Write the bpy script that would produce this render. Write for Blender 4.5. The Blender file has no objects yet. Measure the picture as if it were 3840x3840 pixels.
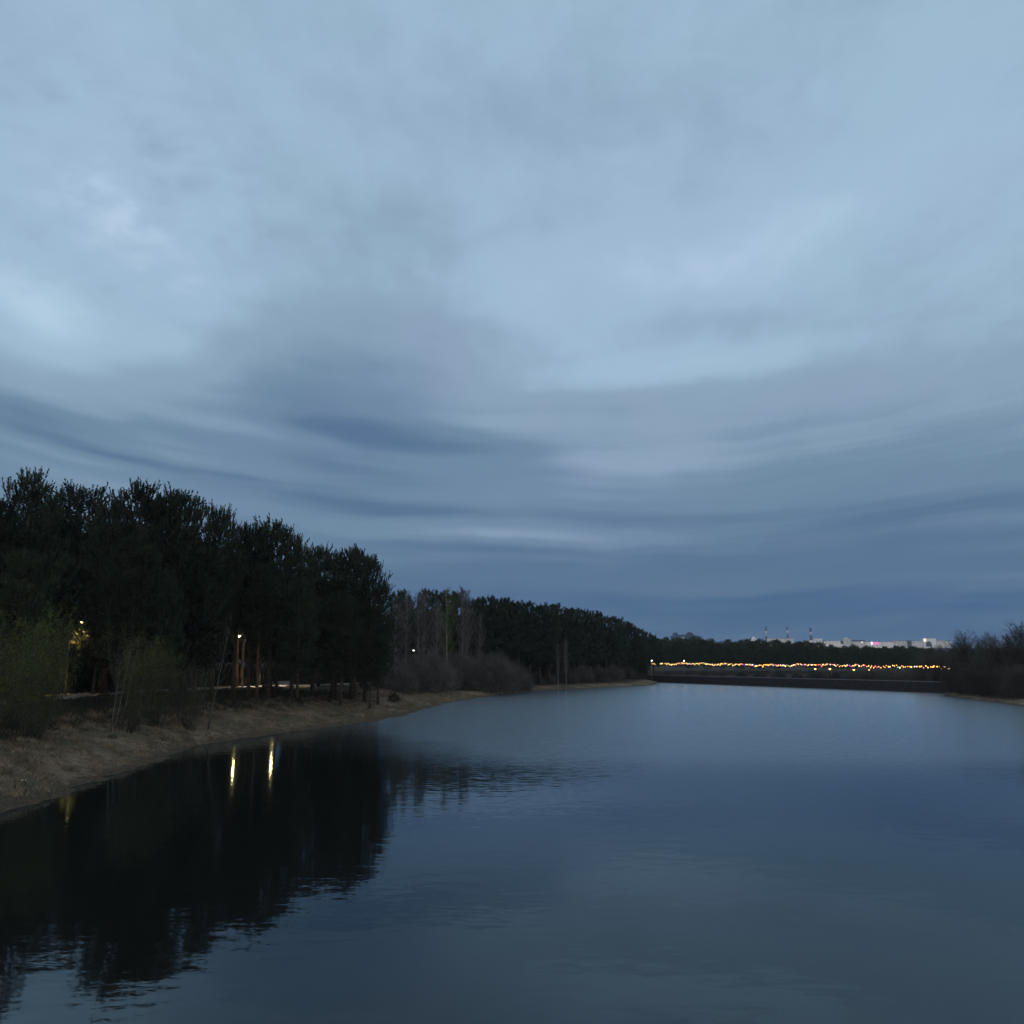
import bpy, math, random
import numpy as np
from mathutils import Vector, Matrix, noise as mnoise

random.seed(7)
rng = np.random.default_rng(7)
scene = bpy.context.scene
COL = scene.collection

# ------------------------------------------------------------------ camera model
W = 3840.0
FPX = 3400.0                      # focal length in photo pixels
HOR = 2485.0                      # height of the horizon in the photo
CZ = 5.5                          # eye height above the lake
PITCH = math.atan((HOR - W / 2) / FPX)
CP, SP = math.cos(PITCH), math.sin(PITCH)


def ray(u, v):
    x = (u - W / 2) / FPX
    y = (W / 2 - v) / FPX
    return x, CP - SP * y, SP + CP * y


def at(u, v, Y):
    """world point on the sight line of pixel (u, v) at forward distance Y"""
    x, dy, dz = ray(u, v)
    t = Y / dy
    return x * t, Y, CZ + dz * t


def onz(u, v, z=0.0):
    x, dy, dz = ray(u, v)
    t = (z - CZ) / dz
    return x * t, dy * t, z


def azel(u, v):
    x, dy, dz = ray(u, v)
    l = math.sqrt(x * x + dy * dy + dz * dz)
    return math.degrees(math.atan2(x, dy)), math.degrees(math.asin(dz / l))


ORD = ['zeroth', 'first', 'second', 'third', 'fourth', 'fifth', 'sixth', 'seventh', 'eighth', 'ninth', 'tenth',
       'eleventh', 'twelfth', 'thirteenth', 'fourteenth', 'fifteenth', 'sixteenth', 'seventeenth', 'eighteenth',
       'nineteenth', 'twentieth', 'twenty-first', 'twenty-second', 'twenty-third', 'twenty-fourth', 'twenty-fifth',
       'twenty-sixth', 'twenty-seventh', 'twenty-eighth', 'twenty-ninth', 'thirtieth']

# ------------------------------------------------------------------ mesh helpers


class MB:
    def __init__(self):
        self.v, self.f, self.n = [], [], 0

    def add(self, verts, faces):
        o = self.n
        self.v.extend([tuple(p) for p in verts])
        self.f.extend([tuple(i + o for i in f) for f in faces])
        self.n += len(verts)

    def box(self, cx, cy, cz, sx, sy, sz, rz=0.0):
        c, s = math.cos(rz), math.sin(rz)
        vs = []
        for dz in (-.5, .5):
            for dx, dy in ((-.5, -.5), (.5, -.5), (.5, .5), (-.5, .5)):
                x, y = dx * sx, dy * sy
                vs.append((cx + x * c - y * s, cy + x * s + y * c, cz + dz * sz))
        self.add(vs, [(3, 2, 1, 0), (4, 5, 6, 7), (0, 1, 5, 4), (1, 2, 6, 5), (2, 3, 7, 6), (3, 0, 4, 7)])

    def tube(self, pts, rad, seg=6, cap=True):
        pts = [Vector(p) for p in pts]
        rings = []
        prev = None
        for i, p in enumerate(pts):
            d = (pts[min(i + 1, len(pts) - 1)] - pts[max(i - 1, 0)])
            if d.length < 1e-9:
                d = Vector((0, 0, 1))
            d.normalize()
            if prev is None:
                a = d.orthogonal().normalized()
            else:
                a = (prev - d * prev.dot(d))
                a = a.normalized() if a.length > 1e-6 else d.orthogonal().normalized()
            prev = a
            b = d.cross(a)
            r = rad[i] if hasattr(rad, '__len__') else rad
            rings.append([p + (a * math.cos(2 * math.pi * k / seg) + b * math.sin(2 * math.pi * k / seg)) * r for k in range(seg)])
        vs = [q for ring in rings for q in ring]
        fs = []
        for i in range(len(rings) - 1):
            for k in range(seg):
                k2 = (k + 1) % seg
                fs.append((i * seg + k, i * seg + k2, (i + 1) * seg + k2, (i + 1) * seg + k))
        if cap:
            fs.append(tuple(range(seg))[::-1])
            fs.append(tuple((len(rings) - 1) * seg + k for k in range(seg)))
        self.add(vs, fs)

    def lathe(self, profile, seg=12, center=(0, 0, 0)):
        vs, fs = [], []
        for r, z in profile:
            for k in range(seg):
                a = 2 * math.pi * k / seg
                vs.append((center[0] + r * math.cos(a), center[1] + r * math.sin(a), center[2] + z))
        n = len(profile)
        for i in range(n - 1):
            for k in range(seg):
                k2 = (k + 1) % seg
                fs.append((i * seg + k, i * seg + k2, (i + 1) * seg + k2, (i + 1) * seg + k))
        fs.append(tuple(range(seg))[::-1])
        fs.append(tuple((n - 1) * seg + k for k in range(seg)))
        self.add(vs, fs)

    def mesh(self, name, mat, smooth=False):
        me = bpy.data.meshes.new(name)
        me.from_pydata(self.v, [], self.f)
        if mat:
            me.materials.append(mat)
        if smooth:
            me.polygons.foreach_set('use_smooth', [True] * len(me.polygons))
        me.update()
        return me


def tri_mesh(name, tris, mat):
    """tris: array (N,3,3) -> mesh of loose triangles"""
    n = len(tris)
    me = bpy.data.meshes.new(name)
    me.vertices.add(n * 3)
    me.vertices.foreach_set('co', np.ascontiguousarray(tris, dtype=np.float32).ravel())
    me.loops.add(n * 3)
    me.loops.foreach_set('vertex_index', np.arange(n * 3, dtype=np.int32))
    me.polygons.add(n)
    me.polygons.foreach_set('loop_start', np.arange(0, n * 3, 3, dtype=np.int32))
    me.polygons.foreach_set('loop_total', np.full(n, 3, dtype=np.int32))
    me.materials.append(mat)
    me.update(calc_edges=True)
    me.validate()
    return me


def tag(o, label=None, cat=None, group=None, kind=None):
    if label:
        o['label'] = label
    if cat:
        o['category'] = cat
    if group:
        o['group'] = group
    if kind:
        o['kind'] = kind
    return o


def link(name, me, parent=None, loc=None):
    o = bpy.data.objects.new(name, me)
    COL.objects.link(o)
    if parent:
        o.parent = parent
    if loc:
        o.location = loc
    return o


def thing(name, label, cat, loc=(0, 0, 0), rz=0.0, group=None, sc=None):
    o = link(name, None)
    o.empty_display_size = 0.3
    o.location = loc
    o.rotation_euler = (0, 0, rz)
    if sc is not None:
        o.scale = sc
    return tag(o, label, cat, group)


# ------------------------------------------------------------------ materials
def newmat(name):
    m = bpy.data.materials.new(name)
    m.use_nodes = True
    nt = m.node_tree
    b = nt.nodes['Principled BSDF']
    return m, nt, b


def matte(name, c1, c2, scale=1.0, rough=0.9, spec=0.2, detail=4.0, contrast=(0.35, 0.65), bump=0.0, per_obj=0.0):
    m, nt, b = newmat(name)
    g = nt.nodes.new('ShaderNodeNewGeometry')
    no = nt.nodes.new('ShaderNodeTexNoise')
    no.inputs['Scale'].default_value = scale
    no.inputs['Detail'].default_value = detail
    nt.links.new(g.outputs['Position'], no.inputs['Vector'])
    cr = nt.nodes.new('ShaderNodeValToRGB')
    cr.color_ramp.elements[0].position = contrast[0]
    cr.color_ramp.elements[1].position = contrast[1]
    cr.color_ramp.elements[0].color = (*c1, 1)
    cr.color_ramp.elements[1].color = (*c2, 1)
    nt.links.new(no.outputs['Fac'], cr.inputs['Fac'])
    col = cr.outputs['Color']
    if per_obj > 0:
        oi = nt.nodes.new('ShaderNodeObjectInfo')
        mr = nt.nodes.new('ShaderNodeMapRange')
        mr.inputs['To Min'].default_value = 1 - per_obj
        mr.inputs['To Max'].default_value = 1 + per_obj
        nt.links.new(oi.outputs['Random'], mr.inputs['Value'])
        hs = nt.nodes.new('ShaderNodeHueSaturation')
        nt.links.new(mr.outputs['Result'], hs.inputs['Value'])
        nt.links.new(col, hs.inputs['Color'])
        col = hs.outputs['Color']
    nt.links.new(col, b.inputs['Base Color'])
    b.inputs['Roughness'].default_value = rough
    b.inputs['Specular IOR Level'].default_value = spec
    if bump > 0:
        bp = nt.nodes.new('ShaderNodeBump')
        bp.inputs['Strength'].default_value = 1.0
        bp.inputs['Distance'].default_value = bump
        nt.links.new(no.outputs['Fac'], bp.inputs['Height'])
        nt.links.new(bp.outputs['Normal'], b.inputs['Normal'])
    return m


def emitter(name, col, strength, sample=True):
    m, nt, b = newmat(name)
    b.inputs['Base Color'].default_value = (*[0.6 * c for c in col], 1)
    b.inputs['Emission Color'].default_value = (*col, 1)
    b.inputs['Emission Strength'].default_value = strength
    m.cycles.emission_sampling = 'FRONT_BACK' if sample else 'NONE'
    return m


M = {}
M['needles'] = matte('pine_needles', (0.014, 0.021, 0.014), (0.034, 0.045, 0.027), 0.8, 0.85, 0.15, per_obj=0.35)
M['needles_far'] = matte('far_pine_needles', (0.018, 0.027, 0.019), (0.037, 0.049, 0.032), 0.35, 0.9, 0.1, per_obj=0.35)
M['bark'] = matte('pine_bark', (0.028, 0.023, 0.019), (0.075, 0.055, 0.040), 6, 0.9, 0.1)
M['birch_bark'] = matte('birch_bark', (0.07, 0.07, 0.07), (0.22, 0.21, 0.21), 2.2, 0.8, 0.2, contrast=(0.35, 0.5))
M['sapling_bark'] = matte('sapling_bark', (0.05, 0.048, 0.045), (0.12, 0.115, 0.11), 2.2, 0.85, 0.1)
M['twig'] = matte('bare_twigs', (0.044, 0.044, 0.040), (0.085, 0.083, 0.074), 0.6, 0.9, 0.1, per_obj=0.25)
M['twig_brown'] = matte('brown_twigs', (0.032, 0.032, 0.028), (0.062, 0.060, 0.052), 0.5, 0.9, 0.1, per_obj=0.25)
M['twig_green'] = matte('budding_twigs', (0.024, 0.030, 0.013), (0.044, 0.054, 0.020), 0.5, 0.9, 0.1)
M['stem'] = matte('willow_stems', (0.036, 0.033, 0.030), (0.068, 0.062, 0.055), 3, 0.9, 0.1)
M['leaf'] = matte('young_willow_leaves', (0.046, 0.056, 0.014), (0.086, 0.10, 0.024), 0.7, 0.8, 0.2)
M['dry_grass'] = matte('dry_grass_blades', (0.075, 0.060, 0.041), (0.21, 0.166, 0.115), 0.8, 0.9, 0.1)
M['under'] = matte('undergrowth_twigs', (0.018, 0.020, 0.014), (0.035, 0.036, 0.025), 0.7, 0.95, 0.05)
M['clod'] = matte('dark_clod', (0.020, 0.017, 0.013), (0.045, 0.038, 0.028), 5, 0.95, 0.1, bump=0.03)
M['stone'] = matte('pale_stone', (0.28, 0.28, 0.27), (0.5, 0.5, 0.48), 6, 0.8, 0.3)
M['litter'] = matte('white_wrapper', (0.65, 0.66, 0.66), (0.85, 0.85, 0.84), 5, 0.5, 0.4)
M['asphalt'] = matte('park_path_surface', (0.10, 0.092, 0.078), (0.16, 0.148, 0.125), 1.6, 0.9, 0.2)
M['metal'] = matte('grey_metal', (0.16, 0.165, 0.17), (0.24, 0.245, 0.25), 2, 0.55, 0.5)
M['dark_metal'] = matte('dark_metal', (0.03, 0.03, 0.032), (0.055, 0.055, 0.06), 2, 0.6, 0.4)
M['deck'] = matte('weathered_planks', (0.03, 0.028, 0.027), (0.055, 0.052, 0.05), 2, 0.9, 0.2)
M['rail'] = matte('railing_paint', (0.016, 0.014, 0.016), (0.028, 0.025, 0.028), 2, 0.8, 0.3)
M['handrail'] = matte('pale_handrail_paint', (0.12, 0.12, 0.125), (0.17, 0.17, 0.175), 1, 0.6, 0.4)
M['wire'] = matte('black_cable', (0.012, 0.012, 0.012), (0.02, 0.02, 0.02), 2, 0.7, 0.3)
M['wall_pale'] = matte('pale_render', (0.74, 0.71, 0.66), (0.84, 0.81, 0.76), 0.08, 0.85, 0.2)
M['wall_grey'] = matte('grey_panels', (0.54, 0.53, 0.51), (0.66, 0.65, 0.62), 0.06, 0.85, 0.2)
M['wall_white'] = matte('white_render', (0.72, 0.72, 0.72), (0.82, 0.82, 0.82), 0.06, 0.85, 0.2)
M['roof_dark'] = matte('dark_roofing', (0.045, 0.045, 0.05), (0.08, 0.08, 0.085), 0.1, 0.8, 0.3)
M['roof_blue'] = matte('blue_metal_roof', (0.018, 0.045, 0.11), (0.03, 0.065, 0.15), 0.1, 0.5, 0.4)
M['window'] = matte('dark_window_glass', (0.03, 0.035, 0.045), (0.06, 0.07, 0.085), 0.4, 0.25, 0.5)
M['chim_white'] = matte('chimney_white_paint', (0.42, 0.43, 0.45), (0.52, 0.53, 0.55), 0.05, 0.8, 0.2)
M['chim_red'] = matte('chimney_dark_paint', (0.040, 0.035, 0.045), (0.065, 0.055, 0.065), 0.05, 0.8, 0.2)
M['flag'] = matte('red_flag_cloth', (0.55, 0.02, 0.04), (0.72, 0.04, 0.06), 3, 0.8, 0.1)
M['lens_warm'] = emitter('lamp_lens_warm', (1.0, 0.72, 0.30), 320.0)
M['lens_dim'] = emitter('lamp_lens_dim', (1.0, 0.70, 0.28), 7.0)
M['lens_cool'] = emitter('lamp_lens_white', (1.0, 0.97, 0.92), 9.0)
M['lens_amber'] = emitter('lamp_lens_amber', (1.0, 0.52, 0.14), 6.5)
M['sign_pink'] = emitter('lit_pink_panel', (1.0, 0.24, 0.62), 0.7, False)
M['sign_white'] = emitter('lit_white_panel', (1.0, 0.98, 1.0), 1.3, False)
M['lit_window'] = emitter('lit_window_glass', (1.0, 0.80, 0.52), 1.0, False)
M['lit_bright'] = emitter('lit_white_corner', (1.0, 0.93, 0.78), 0.9, False)
BULB = [('yellow', (1.0, 0.52, 0.11), 3.4, 13), ('amber', (1.0, 0.40, 0.10), 3.2, 7), ('cream', (1.0, 0.80, 0.45), 3.6, 5),
        ('pink', (1.0, 0.26, 0.42), 2.0, 2), ('violet', (0.40, 0.10, 1.0), 1.9, 1), ('green', (0.30, 1.0, 0.42), 2.5, 1),
        ('red', (1.0, 0.10, 0.08), 4.0, 1)]
BM = []
for n_, c_, s_, w_ in BULB:
    m_ = emitter('bulb_glass_' + n_, c_, s_, True)
    BM += [m_] * w_

HAZE_DENSITY = 0.00008
# ------------------------------------------------------------------ lake outline, terrain
LAKE = [(-16, -60), (-15.5, -20), (-17, 5), (-18.5, 24)]
for u, v in ((0, 3037), (110, 3015), (232, 2990), (290, 2950), (420, 2905), (538, 2871), (700, 2806), (899, 2770), (1197, 2731),
             (1404, 2702), (1487, 2688), (1590, 2660), (1680, 2634), (1819, 2612), (2000, 2591), (2335, 2576), (2443, 2571)):
    x, y, z = onz(u, v)
    LAKE.append((x, y))
LAKE += [(42, 263), (47, 276), (58, 279), (73, 262), (86, 240), (95, 215), (95, 196), (86, 182)]
for u, v in ((3550, 2612), (3700, 2630), (3840, 2650)):
    x, y, z = onz(u, v)
    LAKE.append((x, y))
LAKE += [(66, 85), (72, 40), (74, -10), (74, -60)]
LP = np.array(LAKE)


def sdist(x, y):
    """signed distance to the lake edge: positive on land"""
    x = np.asarray(x, float)
    y = np.asarray(y, float)
    best = np.full(x.shape, 1e18)
    inside = np.zeros(x.shape, bool)
    n = len(LP)
    for i in range(n):
        ax, ay = LP[i]
        bx, by = LP[(i + 1) % n]
        ex, ey = bx - ax, by - ay
        t = np.clip(((x - ax) * ex + (y - ay) * ey) / (ex * ex + ey * ey), 0, 1)
        best = np.minimum(best, (x - ax - t * ex) ** 2 + (y - ay - t * ey) ** 2)
        cond = ((ay > y) != (by > y))
        xx = ax + (y - ay) * ex / (ey if abs(ey) > 1e-9 else 1e-9)
        inside ^= cond & (x < xx)
    d = np.sqrt(best)
    return np.where(inside, -d, d)


def wob(x, y):
    return (0.40 * np.sin(x * .9 + 1.3 * np.sin(y * .37)) * np.sin(y * .71 + .8) + 0.22 * np.sin(x * 2.3 + y * 1.7 + 1.1) +
            0.20 * np.sin(y * 3.1 - x * 1.2 + 2.0) + 0.30 * np.sin(y * 1.25 + 2 * np.sin(y * .41 + x * .3)) * np.sin(y * .23 + 1))


def smooth(a, b, t):
    t = np.clip((t - a) / (b - a), 0, 1)
    return t * t * (3 - 2 * t)


PZX = [-40, -6, 0, .5, 3, 7, 12, 18, 30, 45, 90]
PZZ = [-2.5, -1.4, 0, .22, .90, 1.75, 2.1, 2.15, 2.05, 2.0, 2.0]
PRZ = [-2.5, -1.4, 0, .16, .48, .95, 1.4, 1.7, 1.9, 2.0, 2.2]


def height(x, y):
    x = np.asarray(x, float)
    y = np.asarray(y, float)
    s = sdist(x, y) + wob(x, y) * np.where(y < 150, 1, .6)
    zl = np.interp(s, PZX, PZZ)
    zr = np.interp(s, PZX, PRZ)
    far = np.maximum(smooth(105, 170, y), smooth(20, 50, x))
    z = zl * (1 - far) + zr * far
    land = smooth(0.3, 3, s)
    z = z + land * (0.10 * np.sin(x * .55 + .7 * y) * np.sin(y * .43 - .3 * x) + .05 * np.sin(1.9 * x + 2.3 * y) + .04 * np.sin(3.7 * x - 2.9 * y))
    hill = smooth(480, 1700, y) * 16 + smooth(1700, 2480, y) * 26 + smooth(2500, 3200, y) * 10
    return z + hill


def gz(x, y):
    return float(height(np.array([x]), np.array([y]))[0])


def axis(lo, hi, step, far_lo, far_hi, g=1.22):
    a = list(np.arange(lo, hi + 1e-6, step))
    s = step
    while a[-1] < far_hi:
        s = min(s * g, 220)
        a.append(a[-1] + s)
    s = step
    while a[0] > far_lo:
        s = min(s * g, 220)
        a.insert(0, a[0] - s)
    return np.array(a)


gx = axis(-70, 130, 0.9, -4500, 5200)
gy = axis(-5, 300, 0.9, -1500, 5200)
XX, YY = np.meshgrid(gx, gy)
ZZ = height(XX, YY)
nx, ny = len(gx), len(gy)
co = np.stack([XX, YY, ZZ], -1).reshape(-1, 3)
ii = (np.arange(ny - 1)[:, None] * nx + np.arange(nx - 1)[None, :]).ravel()
quads = np.stack([ii, ii + 1, ii + 1 + nx, ii + nx], -1)
me = bpy.data.meshes.new('ground')
nq = len(quads)
me.vertices.add(len(co))
me.vertices.foreach_set('co', co.astype(np.float32).ravel())
me.loops.add(nq * 4)
me.loops.foreach_set('vertex_index', quads.astype(np.int32).ravel())
me.polygons.add(nq)
me.polygons.foreach_set('loop_start', np.arange(0, nq * 4, 4, dtype=np.int32))
me.polygons.foreach_set('loop_total', np.full(nq, 4, dtype=np.int32))
me.polygons.foreach_set('use_smooth', np.ones(nq, bool))
me.update(calc_edges=True)
S = sdist(co[:, 0], co[:, 1])
att = me.attributes.new('inland', 'FLOAT', 'POINT')
att.data.foreach_set('value', S.astype(np.float32))

m, nt, b = newmat('bank_soil_and_dry_turf')
N, L = nt.nodes, nt.links
g = N.new('ShaderNodeNewGeometry')


def nz(scale, detail=5, vec=None, rough=.6):
    n = N.new('ShaderNodeTexNoise')
    n.inputs['Scale'].default_value = scale
    n.inputs['Detail'].default_value = detail
    n.inputs['Roughness'].default_value = rough
    L.new(vec if vec else g.outputs['Position'], n.inputs['Vector'])
    return n.outputs['Fac']


def ramp(fac, stops):
    r = N.new('ShaderNodeValToRGB')
    e = r.color_ramp.elements
    while len(e) < len(stops):
        e.new(0.5)
    for k, (p, c) in enumerate(stops):
        e[k].position = p
        e[k].color = (*c, 1)
    L.new(fac, r.inputs['Fac'])
    return r.outputs['Color']


def mixc(fac, a, bb):
    x = N.new('ShaderNodeMix')
    x.data_type = 'RGBA'
    L.new(fac, x.inputs['Factor'])
    for src, k in ((a, 'A'), (bb, 'B')):
        L.new(src, [i for i in x.inputs if i.name == k and i.type == 'RGBA'][0])
    return [o for o in x.outputs if o.type == 'RGBA'][0]


big = nz(0.22, 4)
mid = nz(1.9, 10, rough=.78)
fine = nz(6.0, 4)
turf = ramp(mid, [(.30, (0.040, 0.032, 0.023)), (.43, (0.115, 0.087, 0.060)), (.56, (0.195, 0.148, 0.103)), (.72, (0.33, 0.26, 0.185))])
mud = ramp(fine, [(.35, (0.04, 0.032, 0.023)), (.65, (0.10, 0.077, 0.053))])
olive = ramp(mid, [(.3, (0.042, 0.040, 0.025)), (.7, (0.115, 0.106, 0.066))])
bigm = ramp(big, [(.42, (0, 0, 0)), (.56, (1, 1, 1))])
base = mixc(bigm, turf, olive)
at_ = N.new('ShaderNodeAttribute')
at_.attribute_name = 'inland'
mp = N.new('ShaderNodeMath')
mp.operation = 'MULTIPLY_ADD'
L.new(mid, mp.inputs[0])
mp.inputs[1].default_value = 2.2
mp.inputs[2].default_value = -1.1
ad = N.new('ShaderNodeMath')
ad.operation = 'ADD'
L.new(at_.outputs['Fac'], ad.inputs[0])
L.new(mp.outputs[0], ad.inputs[1])


def mr(val, a, bb, c=0., d=1.):
    x = N.new('ShaderNodeMapRange')
    x.interpolation_type = 'SMOOTHSTEP'
    x.inputs['From Min'].default_value = a
    x.inputs['From Max'].default_value = bb
    x.inputs['To Min'].default_value = c
    x.inputs['To Max'].default_value = d
    L.new(val, x.inputs['Value'])
    return x.outputs['Result']


litter = ramp(fine, [(.3, (0.020, 0.017, 0.012)), (.7, (0.050, 0.042, 0.030))])
base = mixc(mr(ad.outputs[0], 1.1, 0.2), base, mud)       # wet mud at the water's edge
base = mixc(mr(ad.outputs[0], 3.6, 6.4), base, litter)    # needle litter on the forest floor
L.new(base, b.inputs['Base Color'])
b.inputs['Roughness'].default_value = 0.95
b.inputs['Specular IOR Level'].default_value = 0.1
bp = N.new('ShaderNodeBump')
bp.inputs['Distance'].default_value = 0.25
L.new(mid, bp.inputs['Height'])
L.new(bp.outputs['Normal'], b.inputs['Normal'])
me.materials.append(m)
tag(link('ground', me), kind='structure')
HAZE = HAZE_DENSITY
if HAZE:
    hz = MB()
    hz.box(300, 1900, 70, 9000, 8600, 153)
    hm, hnt, hb_ = newmat('evening_haze')
    hv = hnt.nodes.new('ShaderNodeVolumePrincipled')
    hv.inputs['Color'].default_value = (.80, .88, 1.0, 1)
    hv.inputs['Density'].default_value = HAZE
    hv.inputs['Anisotropy'].default_value = 0.2
    hnt.nodes.remove(hb_)
    hnt.links.new(hv.outputs[0], [q for q in hnt.nodes if q.type == 'OUTPUT_MATERIAL'][0].inputs['Volume'])
    ho = link('haze', hz.mesh('haze', hm))
    tag(ho, 'thin evening haze over the lake and the town', 'haze', kind='stuff')

# ------------------------------------------------------------------ water
m, nt, b = newmat('lake_water')
N, L = nt.nodes, nt.links
g = N.new('ShaderNodeNewGeometry')
mpn = N.new('ShaderNodeMapping')
mpn.inputs['Rotation'].default_value = (0, 0, math.radians(12))
mpn.inputs['Scale'].default_value = (0.55, 1.0, 1.0)
L.new(g.outputs['Position'], mpn.inputs['Vector'])
w1 = nz(0.9, 2, mpn.outputs['Vector'])      # ~1 m ripples
w2 = nz(3.2, 2, mpn.outputs['Vector'])      # small ripples
sep = N.new('ShaderNodeSeparateXYZ')
L.new(g.outputs['Position'], sep.inputs[0])
# breeze: ruffled water on the open lake, calmer in the lee of the pines
br = N.new('ShaderNodeMath')
br.operation = 'MULTIPLY_ADD'
L.new(sep.outputs['X'], br.inputs[0])
br.inputs[1].default_value = 1.8
L.new(sep.outputs['Y'], br.inputs[2])
pat = nz(0.045, 3)
br2 = N.new('ShaderNodeMath')
br2.operation = 'MULTIPLY_ADD'
L.new(pat, br2.inputs[0])
br2.inputs[1].default_value = 34.0
L.new(br.outputs[0], br2.inputs[2])
breeze0 = mr(br2.outputs[0], 47, 74, 0.0, 1.0)
lee = mr(sep.outputs['Y'], 34, 58, 0.0, 1.0)
bz = N.new('ShaderNodeMath')
bz.operation = 'MULTIPLY'
L.new(breeze0, bz.inputs[0])
L.new(lee, bz.inputs[1])
breeze = bz.outputs[0]


def mul(a, k, add=None):
    x = N.new('ShaderNodeMath')
    x.operation = 'MULTIPLY' if add is None else 'MULTIPLY_ADD'
    for i, q in enumerate((a, k) if add is None else (a, k, add)):
        if isinstance(q, (int, float)):
            x.inputs[i].default_value = q
        else:
            L.new(q, x.inputs[i])
    return x.outputs[0]


amp1 = mul(breeze, 0.003, 0.0080)
hh = mul(w1, amp1)
hh = mul(w2, 0.0013, hh)
bp = N.new('ShaderNodeBump')
bp.inputs['Distance'].default_value = 1.0
L.new(hh, bp.inputs['Height'])


def slopes(scale):
    n = N.new('ShaderNodeTexNoise')
    n.inputs['Scale'].default_value = scale
    n.inputs['Detail'].default_value = 2
    L.new(mpn.outputs['Vector'], n.inputs['Vector'])
    x = N.new('ShaderNodeVectorMath')
    x.operation = 'SUBTRACT'
    L.new(n.outputs['Color'], x.inputs[0])
    x.inputs[1].default_value = (.5, .5, .5)
    return x.outputs[0]


# wind ripples: small facets whose slope grows with the breeze
rv = N.new('ShaderNodeVectorMath')
rv.operation = 'ADD'
L.new(slopes(3.6), rv.inputs[0])
L.new(slopes(14.0), rv.inputs[1])
rs_ = N.new('ShaderNodeVectorMath')
rs_.operation = 'MULTIPLY'
L.new(rv.outputs[0], rs_.inputs[0])
am = N.new('ShaderNodeCombineXYZ')
L.new(mul(breeze, 0.06, 0.014), am.inputs[0])
L.new(mul(breeze, 0.10, 0.024), am.inputs[1])
L.new(am.outputs[0], rs_.inputs[1])
nn_ = N.new('ShaderNodeVectorMath')
nn_.operation = 'ADD'
L.new(bp.outputs['Normal'], nn_.inputs[0])
L.new(rs_.outputs[0], nn_.inputs[1])
nm_ = N.new('ShaderNodeVectorMath')
nm_.operation = 'NORMALIZE'
L.new(nn_.outputs[0], nm_.inputs[0])
wn_ = nm_.outputs[0]
dif = N.new('ShaderNodeBsdfDiffuse')
dif.inputs['Color'].default_value = (0.007, 0.007, 0.006, 1)
glo = N.new('ShaderNodeBsdfGlossy')
gc_ = N.new('ShaderNodeMix')
gc_.data_type = 'RGBA'
L.new(breeze, gc_.inputs['Factor'])
[i for i in gc_.inputs if i.name == 'A' and i.type == 'RGBA'][0].default_value = (0.75, 0.90, 1.0, 1)
[i for i in gc_.inputs if i.name == 'B' and i.type == 'RGBA'][0].default_value = (0.82, 0.93, 1.0, 1)
L.new([o for o in gc_.outputs if o.type == 'RGBA'][0], glo.inputs['Color'])
L.new(mul(breeze, 0.17, 0.045), glo.inputs['Roughness'])
L.new(wn_, glo.inputs['Normal'])
fr = N.new('ShaderNodeFresnel')
fr.inputs['IOR'].default_value = 1.30
L.new(wn_, fr.inputs['Normal'])
mxs = N.new('ShaderNodeMixShader')
L.new(fr.outputs[0], mxs.inputs[0])
L.new(dif.outputs[0], mxs.inputs[1])
L.new(glo.outputs[0], mxs.inputs[2])
L.new(mxs.outputs[0], [n for n in N if n.type == 'OUTPUT_MATERIAL'][0].inputs['Surface'])
N.remove(b)
w = MB()
w.add([(-60, -400, 0), (180, -400, 0), (180, 330, 0), (-60, 330, 0)], [(0, 1, 2, 3)])
tag(link('lake', w.mesh('lake', m)), kind='structure')

# ------------------------------------------------------------------ world sky
SUN_EL, SUN_ROT = math.radians(4), math.radians(150)
wd = bpy.data.worlds.new('World')
scene.world = wd
wd.use_nodes = True
nt = wd.node_tree
N, L = nt.nodes, nt.links
bg = N['Background']
tc = N.new('ShaderNodeTexCoord')
D = tc.outputs['Generated']


def math_(op, a, bb=None, c=None):
    x = N.new('ShaderNodeMath')
    x.operation = op
    for i, q in enumerate((a, bb, c)):
        if q is None:
            continue
        if isinstance(q, (int, float)):
            x.inputs[i].default_value = q
        else:
            L.new(q, x.inputs[i])
    return x.outputs[0]


sep = N.new('ShaderNodeSeparateXYZ')
L.new(D, sep.inputs[0])
az = math_('MULTIPLY', math_('ARCTAN2', sep.outputs[0], sep.outputs[1]), 180 / math.pi)
el = math_('MULTIPLY', math_('ARCSINE', sep.outputs[2]), 180 / math.pi)
wn = N.new('ShaderNodeTexNoise')
wn.inputs['Scale'].default_value = 4.5
wn.inputs['Detail'].default_value = 3
L.new(D, wn.inputs['Vector'])
wsep = N.new('ShaderNodeSeparateColor')
L.new(wn.outputs['Color'], wsep.inputs[0])
azw = math_('MULTIPLY_ADD', math_('SUBTRACT', wsep.outputs[0], 0.5), 7.0, az)
elw = math_('MULTIPLY_ADD', math_('SUBTRACT', wsep.outputs[1], 0.5), 1.8, el)
comb = N.new('ShaderNodeCombineXYZ')
L.new(azw, comb.inputs[0])
L.new(elw, comb.inputs[1])
AE = comb.outputs[0]
# brightness of the overcast by height above the horizon
rb = N.new('ShaderNodeValToRGB')
e = rb.color_ramp.elements
stops = [(0, .02), (2, .04), (4, .14), (5.8, .22), (7.5, .31), (9.5, .37), (12, .45), (15, .55), (18, .68), (22, .74), (30, .72), (40, .72), (60, .74)]
while len(e) < len(stops):
    e.new(0.5)
for k, (a_, t_) in enumerate(stops):
    e[k].position = a_ / 60
    e[k].color = (t_, t_, t_, 1)
L.new(math_('DIVIDE', elw, 60), rb.inputs['Fac'])
T = math_('ADD', rb.outputs['Color'], 0.0)
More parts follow.
